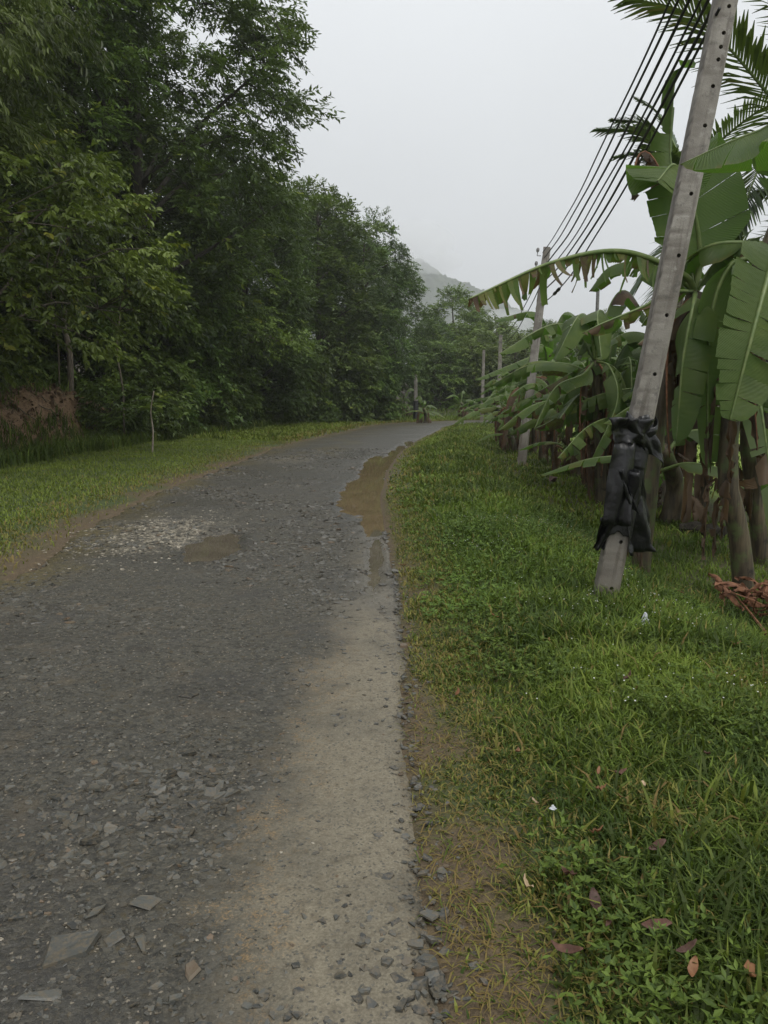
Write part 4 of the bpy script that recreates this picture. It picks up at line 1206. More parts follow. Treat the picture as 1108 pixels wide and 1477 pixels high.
cab = [((1076, -250), (786, 364), .13, 'topmost leftmost overhead cable, lying against open sky'), ((1071, -205), (788, 372), .13, 'second overhead cable below the topmost one'),
       ((1066, -150), (787, 384), .14, 'third overhead cable from the top of the bundle'), ((1058, -95), (786, 396), .15, 'fourth overhead cable, in the middle of the bundle'),
       ((1052, -60), (785, 408), .15, 'fifth overhead cable from the top of the bundle'), ((1045, -20), (784, 420), .16, 'last but one overhead cable, right beside the lowest'),
       ((1038, 12), (783, 438), .17, 'lowest overhead cable, with black splices near the far pole')]
for k, (a, e, sg, lab) in enumerate(cab):
    S = P(a[0], a[1], d1 - .08); E = P(e[0] - 3, e[1], d2 - .1)
    cable(S, E, sg * 2.2, .0115 + .002 * (k % 3), lab, 2 if k == 6 else 0, .012)
Tn = P(718, 486, 43)
cable(P(780, 392, d2), Tn, .5, .014, 'cable running on from the second pole towards the bend', 0, .02)
cable(P(778, 415, d2), Tn - [0, 0, .25], .55, .014, 'lower cable running on from the second pole behind the leaves', 0, .02)

# ------------------------------------------------------------------ black plastic sheet round the first pole
def on_pole(px, py, off=0.0):
    q = P(px, py, d1 - off); return q
Mp = pole1.matrix_basis.copy()
sheet = thing('plastic_sheet', 'torn black plastic sheet wrapped and knotted round the leaning pole', 'plastic sheet', pole1.location)
sheet.rotation_euler = pole1.rotation_euler
za, zb = along(768), along(606)
g = np.random.default_rng(77)
nzr, nar = 90, 96
zz = np.linspace(za, zb, nzr); aa = np.linspace(0, 2 * np.pi, nar, endpoint=False)
V = []
for z in zz:
    f = (z - za) / (zb - za)
    w = .096 - .004 * z / 7
    r = w * (1.0 + .16 * np.exp(-((f - .95) / .05) ** 2) - .05 * np.exp(-((f - .84) / .04) ** 2) + .10 * f)
    pr = 1 / (np.abs(np.cos(aa)) ** 5 + np.abs(np.sin(aa)) ** 5) ** .2
    cr = 1 + .13 * (fbm(np.cos(aa) * 2.4 + 5, np.sin(aa) * 2.4 + f * 7, 401, 3) - .5) + .06 * np.sin(aa * 3 + f * 9) * (f > .6)
    cr = cr - .05 * np.abs(fbm(np.cos(aa) * 3 + f * 4, np.sin(aa) * 3 - f * 5, 431, 3) - .5) * 1.4 - .022 * np.abs(np.sin(aa * 2.0 + f * 11 + 3 * fbm(np.cos(aa), np.sin(aa) + f * 3, 433, 2)))
    low = .10 * (fbm(np.cos(aa) * 1.5, np.sin(aa) * 1.5, 405) - .5) * (1 - f) + .05 * np.sin(aa * 2 + 1) * f ** 4
    V.append(np.c_[r * pr * cr * np.cos(aa), r * pr * cr * np.sin(aa), np.full(nar, z) + low])
V = np.concatenate(V)
i, j = np.meshgrid(np.arange(nzr - 1), np.arange(nar), indexing='ij')
q = np.stack([i * nar + j, i * nar + (j + 1) % nar, (i + 1) * nar + (j + 1) % nar, (i + 1) * nar + j], -1).reshape(-1, 4)
wr = MB(); wr.add(V, q); wo = wr.obj('wrap', M['black_plastic'], sheet, True)
md = wo.modifiers.new('thick', 'SOLIDIFY'); md.thickness = .003
INV = (Matrix.Translation(sheet.location) @ sheet.rotation_euler.to_matrix().to_4x4()).inverted()
def flap(corners, off, name='flap', n=14, seed=1, bulge=.05):
    """quad patch given by four picture points and their distances before the pole"""
    c = [np.array(INV @ Vector(P(a, b, d1 - o))) for (a, b), o in zip(corners, off)]
    u = np.linspace(0, 1, n); U, W = np.meshgrid(u, u)
    X = (c[0][None, None] * ((1 - U) * (1 - W))[..., None] + c[1] * (U * (1 - W))[..., None] + c[2] * (U * W)[..., None] + c[3] * ((1 - U) * W)[..., None])
    nn_ = nrm(np.cross(c[1] - c[0], c[3] - c[0]))
    X = X + nn_ * (bulge * 2.4 * (fbm(U * 3.0 + W + seed, W * 2.0 + seed, 410 + seed, 3) - .5))[..., None] + nn_ * (bulge * .5 * np.sin(U * 9 + W * 3 + seed))[..., None]
    X[..., 0] += .02 * (fbm(U * 6, W * 6 + seed, 420 + seed, 3) - .5); X[..., 2] += .03 * (fbm(U * 6 + 3, W * 6 + seed, 421 + seed, 3) - .5)
    i, j = np.meshgrid(np.arange(n - 1), np.arange(n - 1), indexing='ij')
    q = np.stack([i * n + j, i * n + j + 1, (i + 1) * n + j + 1, (i + 1) * n + j], -1).reshape(-1, 4)
    f = MB(); f.add(X.reshape(-1, 3), q); o = f.obj(name, M['black_plastic'], sheet, True)
    md = o.modifiers.new('thick', 'SOLIDIFY'); md.thickness = .003
    return o
flap([(896, 606), (938, 598), (962, 676), (922, 640)], [.16, .10, .04, .12], seed=1)
flap([(900, 680), (920, 676), (952, 796), (902, 799)], [.14, .05, .02, .06], seed=2, bulge=.08, n=22)
flap([(876, 602), (940, 606), (934, 640), (884, 640)], [.17, .12, .13, .17], seed=3, bulge=.05)
flap([(868, 745), (890, 750), (872, 792), (855, 794)], [.06, .10, .03, .0], seed=4, bulge=.04)
flap([(884, 640), (918, 640), (908, 758), (869, 756)], [.165, .15, .165, .15], seed=5, bulge=.03)
flap([(892, 680), (900, 678), (921, 742), (908, 725)], [.19, .18, .13, .17], seed=6, bulge=.02)

# ------------------------------------------------------------------ banana plants
def leaf_mesh(mid, W, seed, n=34, tear=.3, fold=.35, curl=.5, brown=0.0, pet=.0, side=None, tipbrown=0.3, gap=.35, ragged=0.0, blunt=.5):
    """blade and midrib of one banana leaf along a midrib path"""
    g = np.random.default_rng(seed)
    p = bez(mid, n); T = nrm(np.gradient(p, axis=0))
    sd0 = np.array(side, float) if side is not None else None
    S = []
    for k in range(n):
        ref = np.array([0, 0, 1.0])
        s = np.cross(T[k], ref) if sd0 is None else sd0 - T[k] * np.dot(sd0, T[k])
        if np.linalg.norm(s) < .15 and S: s = S[-1]
        s = nrm(s)
        if S and np.dot(s, S[-1]) < 0: s = -s
        S.append(nrm(s + (S[-1] * 1.2 if S else 0)))
    S = np.array(S); N = nrm(np.cross(S, T))
    if np.mean(N[:, 2]) < 0 and sd0 is None: N = -N
    Ltot = np.sum(np.linalg.norm(np.diff(p, axis=0), axis=1))
    s_ = np.linspace(0, 1, n); b = np.clip((s_ - pet) / (1 - pet), 0, 1)
    hw = W * np.clip(b / .16, 0, 1) ** .7 * np.clip(1 - b ** 3.2, 0, 1) ** blunt
    blade = MB()
    aged = g.uniform(0, .34) if g.random() < .55 else 0.0
    K_ = 5
    i0 = int(np.ceil(pet * (n - 1)))
    for sg in (-1, 1):
        k = i0
        while k < n - 1:
            ln = g.integers(1, 4) if g.random() < tear else g.integers(4, 12)
            e = min(n - 1, k + ln)
            if e - k < 1: break
            idx = np.arange(k, e + 1)
            torn = g.random() < tear
            fo = fold + (g.normal(0, .3) + .35 if torn else g.normal(0, .06)); cu = curl + (g.uniform(.1, .9) if torn else g.normal(0, .08))
            lw = 1 - (g.uniform(.0, .45) if torn else 0) * (1 if ragged == 0 else 1)
            if ragged and g.random() < ragged: lw *= g.uniform(.15, .5)
            rows = []; tn = []; uu = []; vv = []
            cpos = p[idx].copy(); mid_i = p[idx].mean(0)
            seg = hw[idx] * lw / (K_ - 1)
            sb = brown + (g.random() < tipbrown * (.3 + .7 * b[idx].mean())) * g.uniform(.3, .7) * (1 if torn else .35)
            for r in range(K_):
                if r:
                    a = fo + cu * (r / (K_ - 1)) ** 1.3
                    stepv = (S[idx] * sg * math.cos(a) - N[idx] * math.sin(a))
                    if torn: stepv = stepv - np.array([0, 0, .35])
                    cpos = cpos + nrm(stepv) * seg[:, None] + T[idx] * seg[:, None] * .22
                fr_ = r / (K_ - 1)
                q_ = cpos.copy()
                gp = gap * (1.0 if torn else .25)
                q_ = q_ + (mid_i + (q_.mean(0) - mid_i) - q_) * (gp * fr_ ** 1.2) * (1 if len(idx) > 1 else 0)
                if brown > .5: q_ = q_ + g.normal(0, .012, q_.shape) * fr_
                q_ = q_ + N[idx] * (np.sin((s_[idx] * Ltot + .22 * fr_ * W) * 95 + seed) * .0045 * (fr_ > 0) * (n > 60) + .012 * (fbm(s_[idx] * Ltot * 5, np.full(len(idx), fr_ * 2 + sg), seed, 2) - .5) * fr_)[:, None]
                rows.append(q_)
                tn.append(np.clip(sb + aged + .28 * fr_ ** 4 * g.random(len(idx)) + .35 * np.clip(b[idx] - .88, 0, 1) * 6 * tipbrown, 0, 1)); uu.append(np.full(len(idx), fr_ * W * sg)); vv.append(s_[idx] * Ltot + .22 * fr_ * W)
            m_ = len(idx); V = np.concatenate(rows)
            i, j = np.meshgrid(np.arange(K_ - 1), np.arange(m_ - 1), indexing='ij')
            q4 = np.stack([i * m_ + j, i * m_ + j + 1, (i + 1) * m_ + j + 1, (i + 1) * m_ + j], -1).reshape(-1, 4)
            blade.add(V, q4, tint=np.concatenate(tn), u=np.concatenate(uu), v=np.concatenate(vv))
            k = e
    rib = MB(); tube(rib, p - N * .006, np.linspace(1, .12, n) * min(.03, .06 * W + .008) + .003, 6)
    return blade.mesh('leaf', M['banana_leaf'], True), rib.mesh('midrib', M['banana_rib'] if brown < .5 else M['dry_frond'], True)
def add_leaf(parent, mid, W, seed, name='leaf', local=True, **kw):
    if not local:
        o = np.array(parent.location); mid = [np.asarray(q) - o for q in mid]
    a, b = leaf_mesh(mid, W, seed, **kw)
    lf = link(name, a, parent); link('midrib', b, lf)
    return lf
def stem_mesh(path, r0, r1, seed):
    g = np.random.default_rng(seed); mb = MB()
    p = bez(path, 16)
    tube(mb, p, np.linspace(r0, r1, 16) * (1 + g.normal(0, .03, 16)), 10)
    return mb
def sheath_strips(parent, path, r, seed, n=9):
    """hanging dry leaf sheaths round the stem"""
    g = np.random.default_rng(seed); p = bez(path, 20)
    for k in range(n):
        i = g.integers(6, 19); a = g.uniform(0, 6.28); ln = g.uniform(.4, 1.0); w = g.uniform(.05, .15)
        b = p[i] + np.array([math.cos(a), math.sin(a), 0]) * r * 1.02
        pts = [b, b + np.array([math.cos(a) * .06, math.sin(a) * .06, -.08]), b + np.array([math.cos(a) * .07 + g.normal(0, .03), math.sin(a) * .07 + g.normal(0, .03), -ln])]
        m_, rb = leaf_mesh(pts, w, int(seed * 31 + k), n=10, tear=.5, fold=.2, curl=.9, brown=.75, blunt=.8, side=(-math.sin(a), math.cos(a), 0))
        link('dry_sheath', m_, parent)
def banana_proto(label, seed, H, nl, nd, spread=1.0, tear=.45):
    g = np.random.default_rng(seed)
    t = thing('banana_plant', label, 'banana plant', (0, 0, 0), 0, 'banana plants along the right verge')
    path = [(0, 0, -.15), (g.normal(0, .04), g.normal(0, .04), H * .5), (g.normal(0, .1), g.normal(0, .1), H)]
    stem_mesh(path, .10, .065, seed).obj('stem', M['banana_stem'], t, True)
    top = np.array(path[-1]); a0 = g.uniform(0, 6.28)
    for k in range(nl):
        f = k / max(1, nl - 1)
        az = a0 + k * 2.4 + g.normal(0, .15); Lf = g.uniform(1.5, 2.2) * spread
        el = 1.25 - 1.45 * f + g.normal(0, .1)
        d = np.array([math.cos(az), math.sin(az), 0])
        b = top + np.array([0, 0, -.25 * f])
        rise = Lf * math.sin(max(el, .1)); out = Lf * math.cos(el)
        m1 = b + d * out * .3 + [0, 0, rise * .42]; m2 = b + d * out * .72 + [0, 0, rise * .55 - .1 * f * Lf]; e = b + d * (out * 1.05 + .15) + [0, 0, rise * .48 - (.12 + .5 * f) * Lf * .55]
        add_leaf(t, [b, m1, m2, e], g.uniform(.22, .30) * spread, seed * 100 + k, tear=tear, fold=g.uniform(.1, .5), curl=g.uniform(.3, .7), pet=.14, tipbrown=.15 + .5 * f)
    for k in range(nd):
        az = g.uniform(0, 6.28); d = np.array([math.cos(az), math.sin(az), 0]); Lf = g.uniform(1.0, 1.6)
        b = top + np.array([0, 0, -.15 - .3 * g.random()])
        add_leaf(t, [b, b + d * .25 + [0, 0, .02], b + d * .36 + [0, 0, -Lf * .5], b + d * .30 + [0, 0, -Lf]], .16, seed * 100 + 50 + k, 'dry_leaf', tear=.7, fold=.5, curl=.9, brown=.72, pet=.1, n=22)
    sheath_strips(t, path, .12, seed, 7)
    return t
BP = 'banana plants along the right verge'
def bpos(px, py): q = G(px, py); return (q[0], q[1], q[2] - .02)
protoA = banana_proto('green banana plant just right of the second leaning pole', 601, 2.0, 13, 7, 1.0, .62)
protoB = banana_proto('ragged banana plant with brown hanging leaves beside the foot of the second pole', 602, 1.7, 11, 10, .95, .75)
protoC = banana_proto('full banana plant with broad arching leaves left of the wrapped pole', 603, 2.1, 14, 7, 1.08, .58)
protoD = banana_proto('small young banana plant with light green leaves', 604, .75, 6, 1, .55, .15)
protoA.location = bpos(800, 672); protoB.location = bpos(738, 648); protoC.location = bpos(868, 716); protoD.location = bpos(960, 756)
protoD['label'] = 'small young banana plant with light leaves just right of the plastic sheet'
for pr, rz, s in ((protoA, 2.5, .95), (protoB, .6, .95), (protoC, 1.1, 1.0), (protoD, 2.6, 1.55)):
    pr.rotation_euler.z = rz; pr.scale = (s, s, s)
bpy.context.view_layer.update()
plants = [
    (protoB, (728, 640), 1.2, .8, 'dry brown banana plant leaning over the verge left of the second pole'),
    (protoA, (770, 655), 4.0, .95, 'banana plant behind the second pole, leaves above its middle'),
    (protoC, (835, 690), 3.6, .95, 'banana plant in the row between the second pole and the wrapped pole'),
    (protoB, (848, 704), 2.2, .95, 'banana plant with a brown skirt of dead leaves in mid row'),
    (protoB, (905, 728), 5.0, 1.0, 'shabby banana plant directly behind the wrapped pole'),
    (protoA, (958, 716), 5.6, 1.12, 'banana plant with tall leaves behind the young light green one'),
    (protoC, (1010, 738), 2.3, 1.0, 'banana plant in the second row right of the wrapped pole'),
    (protoA, (742, 634), 1.9, .9, 'far banana plant just before the far grey poles'),
    (protoC, (790, 640), .4, .85, 'far banana plant in the second row behind the second pole'),
    (protoA, (850, 662), 2.9, 1.0, 'second-row banana plant behind the mid-row plants'),
    (protoB, (900, 680), .9, 1.05, 'second-row banana plant seen between the pole and the mid row'),
    (protoC, (925, 684), 5.2, 1.15, 'tall second-row banana plant whose leaves reach the coconut frond'),
    (protoD, (742, 652), .8, 1.0, 'low banana sucker left of the ragged plant by the second pole'),
    (protoD, (825, 684), 2.2, 1.2, 'low banana sucker in mid row between two larger plants'),
    (protoD, (712, 612), .3, .9, 'small far banana plant at the end of the row'),
    (protoD, (590, 602), 1.1, 1.7, 'low banana clump left of the short pole at the bend'),
    (protoD, (672, 603), 2.0, 1.6, 'low banana clump at the foot of the plain grey pole'),
    (protoD, (612, 600), 3.0, 1.4, 'low banana clump just right of the short pole at the bend'),
]
for pr, (px, py), rz, s, lab in plants:
    dup(pr, lab, bpos(px, py), rz, s, BP)

# the near banana plants, leaf by leaf
def hero(base, name_label, stems, leaves, dry=(), strips=10, seed=1):
    t = thing('banana_plant', name_label, 'banana plant', base, 0, BP)
    o = np.array(base)
    for k, (pth, r0, r1) in enumerate(stems):
        pth = [np.asarray(q) - o for q in pth]
        stem_mesh(pth, r0, r1, seed + k).obj('stem', M['banana_stem'], t, True)
        sheath_strips(t, pth, r0, seed + 7 * k, strips)
    for k, (mid, W, kw) in enumerate(leaves): add_leaf(t, mid, W, seed * 53 + k, local=False, **kw)
    for k, (mid, W) in enumerate(dry): add_leaf(t, mid, W, seed * 71 + k, 'dry_leaf', local=False, tear=.7, fold=.5, curl=.9, brown=.72, n=22)
    return t
q1 = G(1078, 862); dA = q1[1]
h1 = hero(q1, 'nearest banana plant with thick brown stem beside the red brush pile',
    [([q1 - [0, 0, .15], P(1066, 770, dA), P(1050, 690, dA), P(1058, 560, dA + .1), P(1085, 420, dA + .1), P(1120, 330, dA + .1)], .097, .07)],
    [([P(1118, 345, dA), P(1112, 380, dA - .3), P(1085, 480, dA - .55), P(1052, 606, dA - .6)], .36, dict(n=90, tear=.05, fold=.12, curl=.25, pet=.08, tipbrown=.1, side=(1, .25, 0), blunt=.45)),
     ([P(1100, 370, dA + .1), P(1050, 385, dA + .15), P(1022, 480, dA + .1), P(1020, 676, dA + .05)], .25, dict(tear=.15, fold=.15, curl=.35, pet=.12, tipbrown=.1, side=(1, .3, 0), blunt=.45)),
     ([P(1110, 350, dA + .1), P(1030, 352, dA + .2), P(985, 385, dA + .5), P(925, 470, dA + .9)], .22, dict(tear=.4, fold=.4, curl=.5, pet=.1)),
     ([P(1115, 335, dA + .2), P(1140, 200, dA + .2), P(1180, 120, dA - .3), P(1240, 110, dA - .8)], .28, dict(tear=.3, fold=.2, curl=.4, pet=.15)),
     ([P(1118, 340, dA + .1), P(1160, 330, dA - .2), P(1190, 420, dA - .5), P(1190, 560, dA - .6)], .27, dict(tear=.2, fold=.2, curl=.4, pet=.1))],
    [([P(1090, 420, dA), P(1082, 430, dA - .15), P(1088, 560, dA - .2), P(1092, 650, dA - .18)], .12)], 12, 11)
q2 = G(1100, 812); dB = q2[1]
h2 = hero(q2, 'second banana stem close behind the nearest one at the picture edge',
    [([q2 - [0, 0, .15], P(1092, 740, dB), P(1078, 640, dB), P(1085, 520, dB)], .092, .065)],
    [([P(1085, 520, dB), P(1040, 440, dB + .2), P(985, 440, dB + .3), P(955, 560, dB + .3)], .27, dict(tear=.4, fold=.3, curl=.5, pet=.12)),
     ([P(1085, 520, dB), P(1100, 600, dB - .3), P(1115, 720, dB - .4), P(1120, 800, dB - .4)], .2, dict(tear=.3, fold=.3, curl=.5, pet=.1)),
     ([P(1085, 520, dB), P(1030, 470, dB + .8), P(960, 470, dB + 1.3), P(915, 560, dB + 1.4)], .26, dict(tear=.35, fold=.3, curl=.5, pet=.12)),
     ([P(1085, 520, dB), P(1060, 380, dB + .3), P(1020, 330, dB + .5), P(960, 390, dB + .6)], .27, dict(tear=.35, fold=.3, curl=.5, pet=.15))],
    [([P(1080, 560, dB), P(1064, 575, dB - .1), P(1060, 640, dB - .1), P(1066, 740, dB - .1)], .12)], 8, 12)
# plant just outside the right picture edge: its broad leaf crosses in front of the pole
q3 = np.array([3.0, 4.3, 0.0]); q3[2] = gz(q3[0], q3[1])
h3 = hero(q3, 'banana plant whose broad leaf reaches in from the right across the pole',
    [([q3 - [0, 0, .15], q3 + [0, .02, 1.3], q3 + [-.05, 0, 2.3]], .12, .08)],
    [([q3 + [-.05, 0, 2.3], P(1180, 178, 4.4), P(1090, 190, 4.7), P(982, 236, 5.05)], .33, dict(tear=.05, fold=.8, curl=.3, pet=.12, tipbrown=.05, blunt=.7)),
     ([q3 + [-.05, 0, 2.3], P(1230, 330, 4.2), P(1160, 420, 4.0), P(1150, 600, 3.9)], .25, dict(tear=.2, pet=.1)),
     ([q3 + [-.05, 0, 2.3], q3 + [.3, .3, 3.1], q3 + [.6, .6, 3.5], q3 + [1.1, 1.0, 3.3]], .27, dict(tear=.2, pet=.12)),
     ([q3 + [-.05, 0, 2.3], q3 + [.5, -.2, 2.7], q3 + [1.1, -.3, 2.7], q3 + [1.6, -.4, 2.0]], .27, dict(tear=.2, pet=.12))], [], 5, 13)
# plant behind the pole: erect translucent leaves, and the long tattered leaf stretching left
q4 = G(1000, 748); dC = q4[1] ; dC = min(dC, 9.0)
tp4 = P(1003, 420, 7.4)
q4 = np.array([tp4[0] + .05, 7.5, 0]); q4[2] = gz(q4[0], q4[1])
h4 = hero(q4, 'banana plant behind the leaning pole with erect backlit leaves and a long tattered one',
    [([np.array([P(928, 700, 7.5)[0], 7.5, q4[2] - .15]), P(950, 600, 7.5), tp4], .10, .07)],
    [([tp4, P(1010, 372, 7.4), P(1000, 300, 7.3), P(975, 240, 7.2), P(948, 262, 6.9)], .46, dict(n=64, gap=.02, tear=.02, fold=-.15, curl=-.1, pet=.14, tipbrown=.1, side=(1, .1, 0), blunt=.4)),
     ([tp4, P(988, 330, 7.6), P(968, 235, 7.7), P(970, 160, 7.6), P(978, 104, 7.5), P(1002, 98, 7.3)], .19, dict(n=44, tear=.35, fold=.25, curl=.9, pet=.33, tipbrown=.2, side=(1, .5, .1), blunt=.5, gap=.25)),
     ([tp4, P(985, 395, 7.3), P(900, 362, 7.0), P(800, 376, 6.6), P(676, 430, 6.2)], .36, dict(n=90, tear=.95, fold=1.3, curl=.25, pet=.06, tipbrown=1.0, gap=.55, ragged=.3, blunt=.35)),
     ([tp4, P(975, 400, 7.6), P(930, 378, 8.0), P(880, 385, 8.2), P(850, 420, 8.4)], .2, dict(tear=.5, fold=.6, curl=.6, pet=.1, tipbrown=.4)),
     ([tp4, P(960, 420, 7.0), P(930, 440, 6.9), P(870, 465, 6.8), P(840, 480, 6.8)], .17, dict(tear=.8, fold=.9, curl=.6, pet=.1, tipbrown=.9, gap=.5, ragged=.3)),
     ([tp4, P(1050, 370, 7.8), P(1080, 400, 8.0), P(1090, 500, 8.1)], .25, dict(tear=.3, pet=.12)),
     ([tp4, P(1030, 380, 7.3), P(1065, 352, 7.1), P(1100, 340, 6.9)], .13, dict(tear=.3, fold=1.2, curl=.3, pet=.05, tipbrown=.3)),
     ([tp4, P(1000, 440, 7.0), P(985, 520, 6.9), P(975, 640, 6.9)], .24, dict(tear=.3, pet=.1, fold=.3))],
    [([P(985, 330, 7.6), P(952, 245, 7.5), P(932, 218, 7.45), P(917, 232, 7.4), P(912, 288, 7.35)], .13), ([tp4, P(968, 470, 7.3), P(962, 560, 7.2), P(966, 660, 7.2)], .15)], 9, 14)
# plants of the middle distance, with leaves read off the picture
q5 = G(868, 726); dD = q5[1]
tp5 = P(858, 520, dD)
h5 = hero(q5, 'banana plant with a broad pale leaf facing the road, left of the leaning pole',
    [([q5 - [0, 0, .15], P(866, 640, dD), tp5], .12, .07)],
    [([tp5, P(852, 470, dD - .2), P(835, 455, dD - .8), P(800, 520, dD - 1.1)], .3, dict(tear=.25, pet=.1, fold=.2)),
     ([tp5, P(830, 475, dD), P(790, 470, dD - .2), P(720, 510, dD - .5)], .26, dict(tear=.4, pet=.12, fold=.4)),
     ([tp5, P(872, 460, dD - .3), P(862, 452, dD - 1.0), P(868, 520, dD - 1.5)], .3, dict(tear=.15, pet=.1, fold=.1)),
     ([tp5, P(880, 440, dD + .1), P(905, 420, dD + .1), P(940, 470, dD + .1)], .26, dict(tear=.4, pet=.12)),
     ([tp5, P(840, 540, dD - .3), P(800, 560, dD - .6), P(770, 620, dD - .8)], .24, dict(tear=.4, pet=.1, tipbrown=.5)),
     ([tp5, P(880, 530, dD - .4), P(890, 580, dD - .7), P(850, 670, dD - .9)], .2, dict(tear=.6, pet=.1, tipbrown=.8))],
    [([tp5, P(870, 535, dD - .1), P(875, 600, dD - .2), P(868, 690, dD - .2)], .15), ([tp5, P(842, 540, dD - .1), P(836, 600, dD - .2), P(840, 690, dD - .2)], .14)], 9, 15)

q6 = G(782, 664); dE = q6[1]
tp6 = P(790, 545, dE)
h6 = hero(q6, 'banana plant leaning over the verge beside the second pole with pale leaves pointing left',
    [([q6 - [0, 0, .15], P(785, 600, dE), tp6], .12, .07)],
    [([tp6, P(775, 515, dE - .3), P(740, 525, dE - .8), P(684, 548, dE - 1.2)], .27, dict(tear=.2, pet=.12, fold=.3)),
     ([tp6, P(790, 480, dE - .2), P(770, 450, dE - .5), P(712, 462, dE - .9)], .27, dict(tear=.5, pet=.12, fold=.5, tipbrown=.6)),
     ([tp6, P(800, 480, dE), P(820, 450, dE), P(860, 490, dE)], .27, dict(tear=.4, pet=.12)),
     ([tp6, P(770, 560, dE - .6), P(745, 580, dE - 1), P(716, 622, dE - 1.2)], .24, dict(tear=.7, pet=.1, fold=.7, tipbrown=.9, ragged=.2)),
     ([tp6, P(785, 500, dE - .8), P(765, 510, dE - 1.5), P(752, 575, dE - 1.9)], .29, dict(tear=.2, pet=.1, fold=.15)),
     ([tp6, P(815, 540, dE - .6), P(830, 560, dE - 1.0), P(838, 640, dE - 1.2)], .27, dict(tear=.5, pet=.1, tipbrown=.6))],
    [([tp6, P(752, 556, dE - .8), P(732, 580, dE - 1.1), P(724, 650, dE - 1.2)], .2), ([tp6, P(765, 545, dE - .9), P(750, 565, dE - 1.5), P(745, 640, dE - 1.6)], .17), ([tp6, P(778, 545, dE - .2), P(772, 580, dE - .3), P(774, 650, dE - .3)], .15), ([tp6, P(798, 550, dE - .3), P(805, 600, dE - .4), P(803, 660, dE - .4)], .15)], 9, 16)

# ------------------------------------------------------------------ coconut palms
def palm(base, H, fronds, label, seed, Lf=3.2, lean=(0, 0)):
    g = np.random.default_rng(seed)
    t = thing('coconut_palm', label, 'palm', base, 0, 'coconut palms behind the banana plants')
    top = np.array([lean[0], lean[1], H])
    tr = MB(); p = bez([(0, 0, -.2), (lean[0] * .3, lean[1] * .3, H * .5), top], 26)
    tube(tr, p, (np.linspace(.16, .1, 26)) * (1 + .05 * (np.arange(26) % 2)), 10); tr.obj('trunk', M['bark'], t, True)
    o = np.array(base)
    for k, fr_ in enumerate(fronds):
        pts = [np.asarray(q) - o for q in fr_] if not np.isscalar(fr_) else None
        if pts is None:
            az = fr_; d = np.array([math.cos(az), math.sin(az), 0]); el = g.uniform(.2, 1.1)
            pts = [top, top + d * Lf * .4 * math.cos(el) + [0, 0, Lf * .4 * math.sin(el)], top + d * Lf * .8 * math.cos(el * .7) + [0, 0, Lf * .5 * math.sin(el)], top + d * Lf + [0, 0, Lf * (.5 * math.sin(el) - .45)]]
        else: pts = [top] + pts
        n = 64; pth = bez(pts, n); T, S, U = frames(pth)
        lf = MB(); ribm = MB(); tube(ribm, pth, np.linspace(.024, .004, n), 6)
        Lt = np.sum(np.linalg.norm(np.diff(pth, axis=0), axis=1))
        for sg in (-1, 1):
            for i in range(10, n - 1):
                f = i / (n - 1)
                s = np.cross(T[i], [0, 0, 1.0]); s = nrm(s) * sg
                d = nrm(T[i] * (.55 + .5 * f) + s * (1.0 - .35 * f) + np.array([0, 0, .18 + g.normal(0, .07)]))
                ll = Lt * .25 * (math.sin(math.pi * min(1, .14 + f * .82)) ** .6) * g.uniform(.85, 1.1)
                w = .021 * g.uniform(.8, 1.2); dr = g.uniform(.25, .5)
                a = pth[i]; b = a + d * ll * .5 - np.array([0, 0, dr * .12 * ll]); c = a + d * ll * .92 - np.array([0, 0, dr * .62 * ll])
                wv = nrm(np.cross(d, s * .4 + np.array([0, 0, 1.0]))) * w
                V = [a - wv * .5, a + wv * .5, b + wv, b - wv, c + wv * .15, c - wv * .15]
                lf.add(V, [[0, 1, 2, 3], [3, 2, 4, 5]], tint=np.full(6, np.clip(g.normal(.4, .18), 0, .78) if g.random() > .05 else .95))
        fo = lf.obj('frond', M['palm_leaf'], t); link('rachis', ribm.mesh('rachis', M['banana_rib'], True), fo)
    return t
pc = P(1185, 235, 8.6)
pb = np.array([pc[0] + .3, 8.8, 0]); pb[2] = gz(pb[0], pb[1])
palm(pb, pc[2] - pb[2], [[P(1120, 150, 8.5), P(1010, 30, 8.2), P(905, -5, 8.0)], [P(1130, 190, 8.4), P(1100, 230, 8.1), P(1062, 330, 7.9)], [P(1150, 60, 8.6), P(1080, -60, 8.6), P(960, -120, 8.4)],
                          [P(1120, 270, 8.8), P(1075, 290, 9.0), P(1040, 400, 9.2)], .3, 1.0, -.6, 5.4], 'coconut palm at the right edge with fronds arching behind the pole top', 21, 3.1, (pc[0] - pb[0], pc[1] - pb[1]))
pc2 = P(990, 262, 12.5)
pb2 = np.array([pc2[0] - .1, 12.6, 0]); pb2[2] = gz(pb2[0], pb2[1])
palm(pb2, pc2[2] - pb2[2], [[P(960, 225, 12.3), P(915, 190, 12.1), P(862, 186, 12.0)], [P(968, 222, 12.4), P(930, 180, 12.5), P(884, 172, 12.6)], [P(962, 244, 12.2), P(928, 222, 12.0), P(888, 226, 11.9)], [P(975, 215, 12.6), P(950, 165, 12.8), P(915, 140, 13.0)], .2, 1.2, 5.2], 'smaller coconut palm behind, its tip brushing the cables', 22, 2.2, (.1, -.1))
pb3 = np.array([6.4, 11.5, 0]); pb3[2] = gz(6.4, 11.5)
palm(pb3, 2.2, [.2, 1.0, 1.9, 2.7, 3.3, 4.1, 5.0, 5.8], 'low coconut palm with dark fronds among the banana stems', 23, 2.6)
pb4 = np.array([7.2, 14.5, 0]); pb4[2] = gz(7.2, 14.5)
palm(pb4, 3.6, [.5, 1.3, 2.2, 2.9, 3.6, 4.4, 5.2, 6.0], 'coconut palm farther back in the grove at the right edge', 24, 2.8)

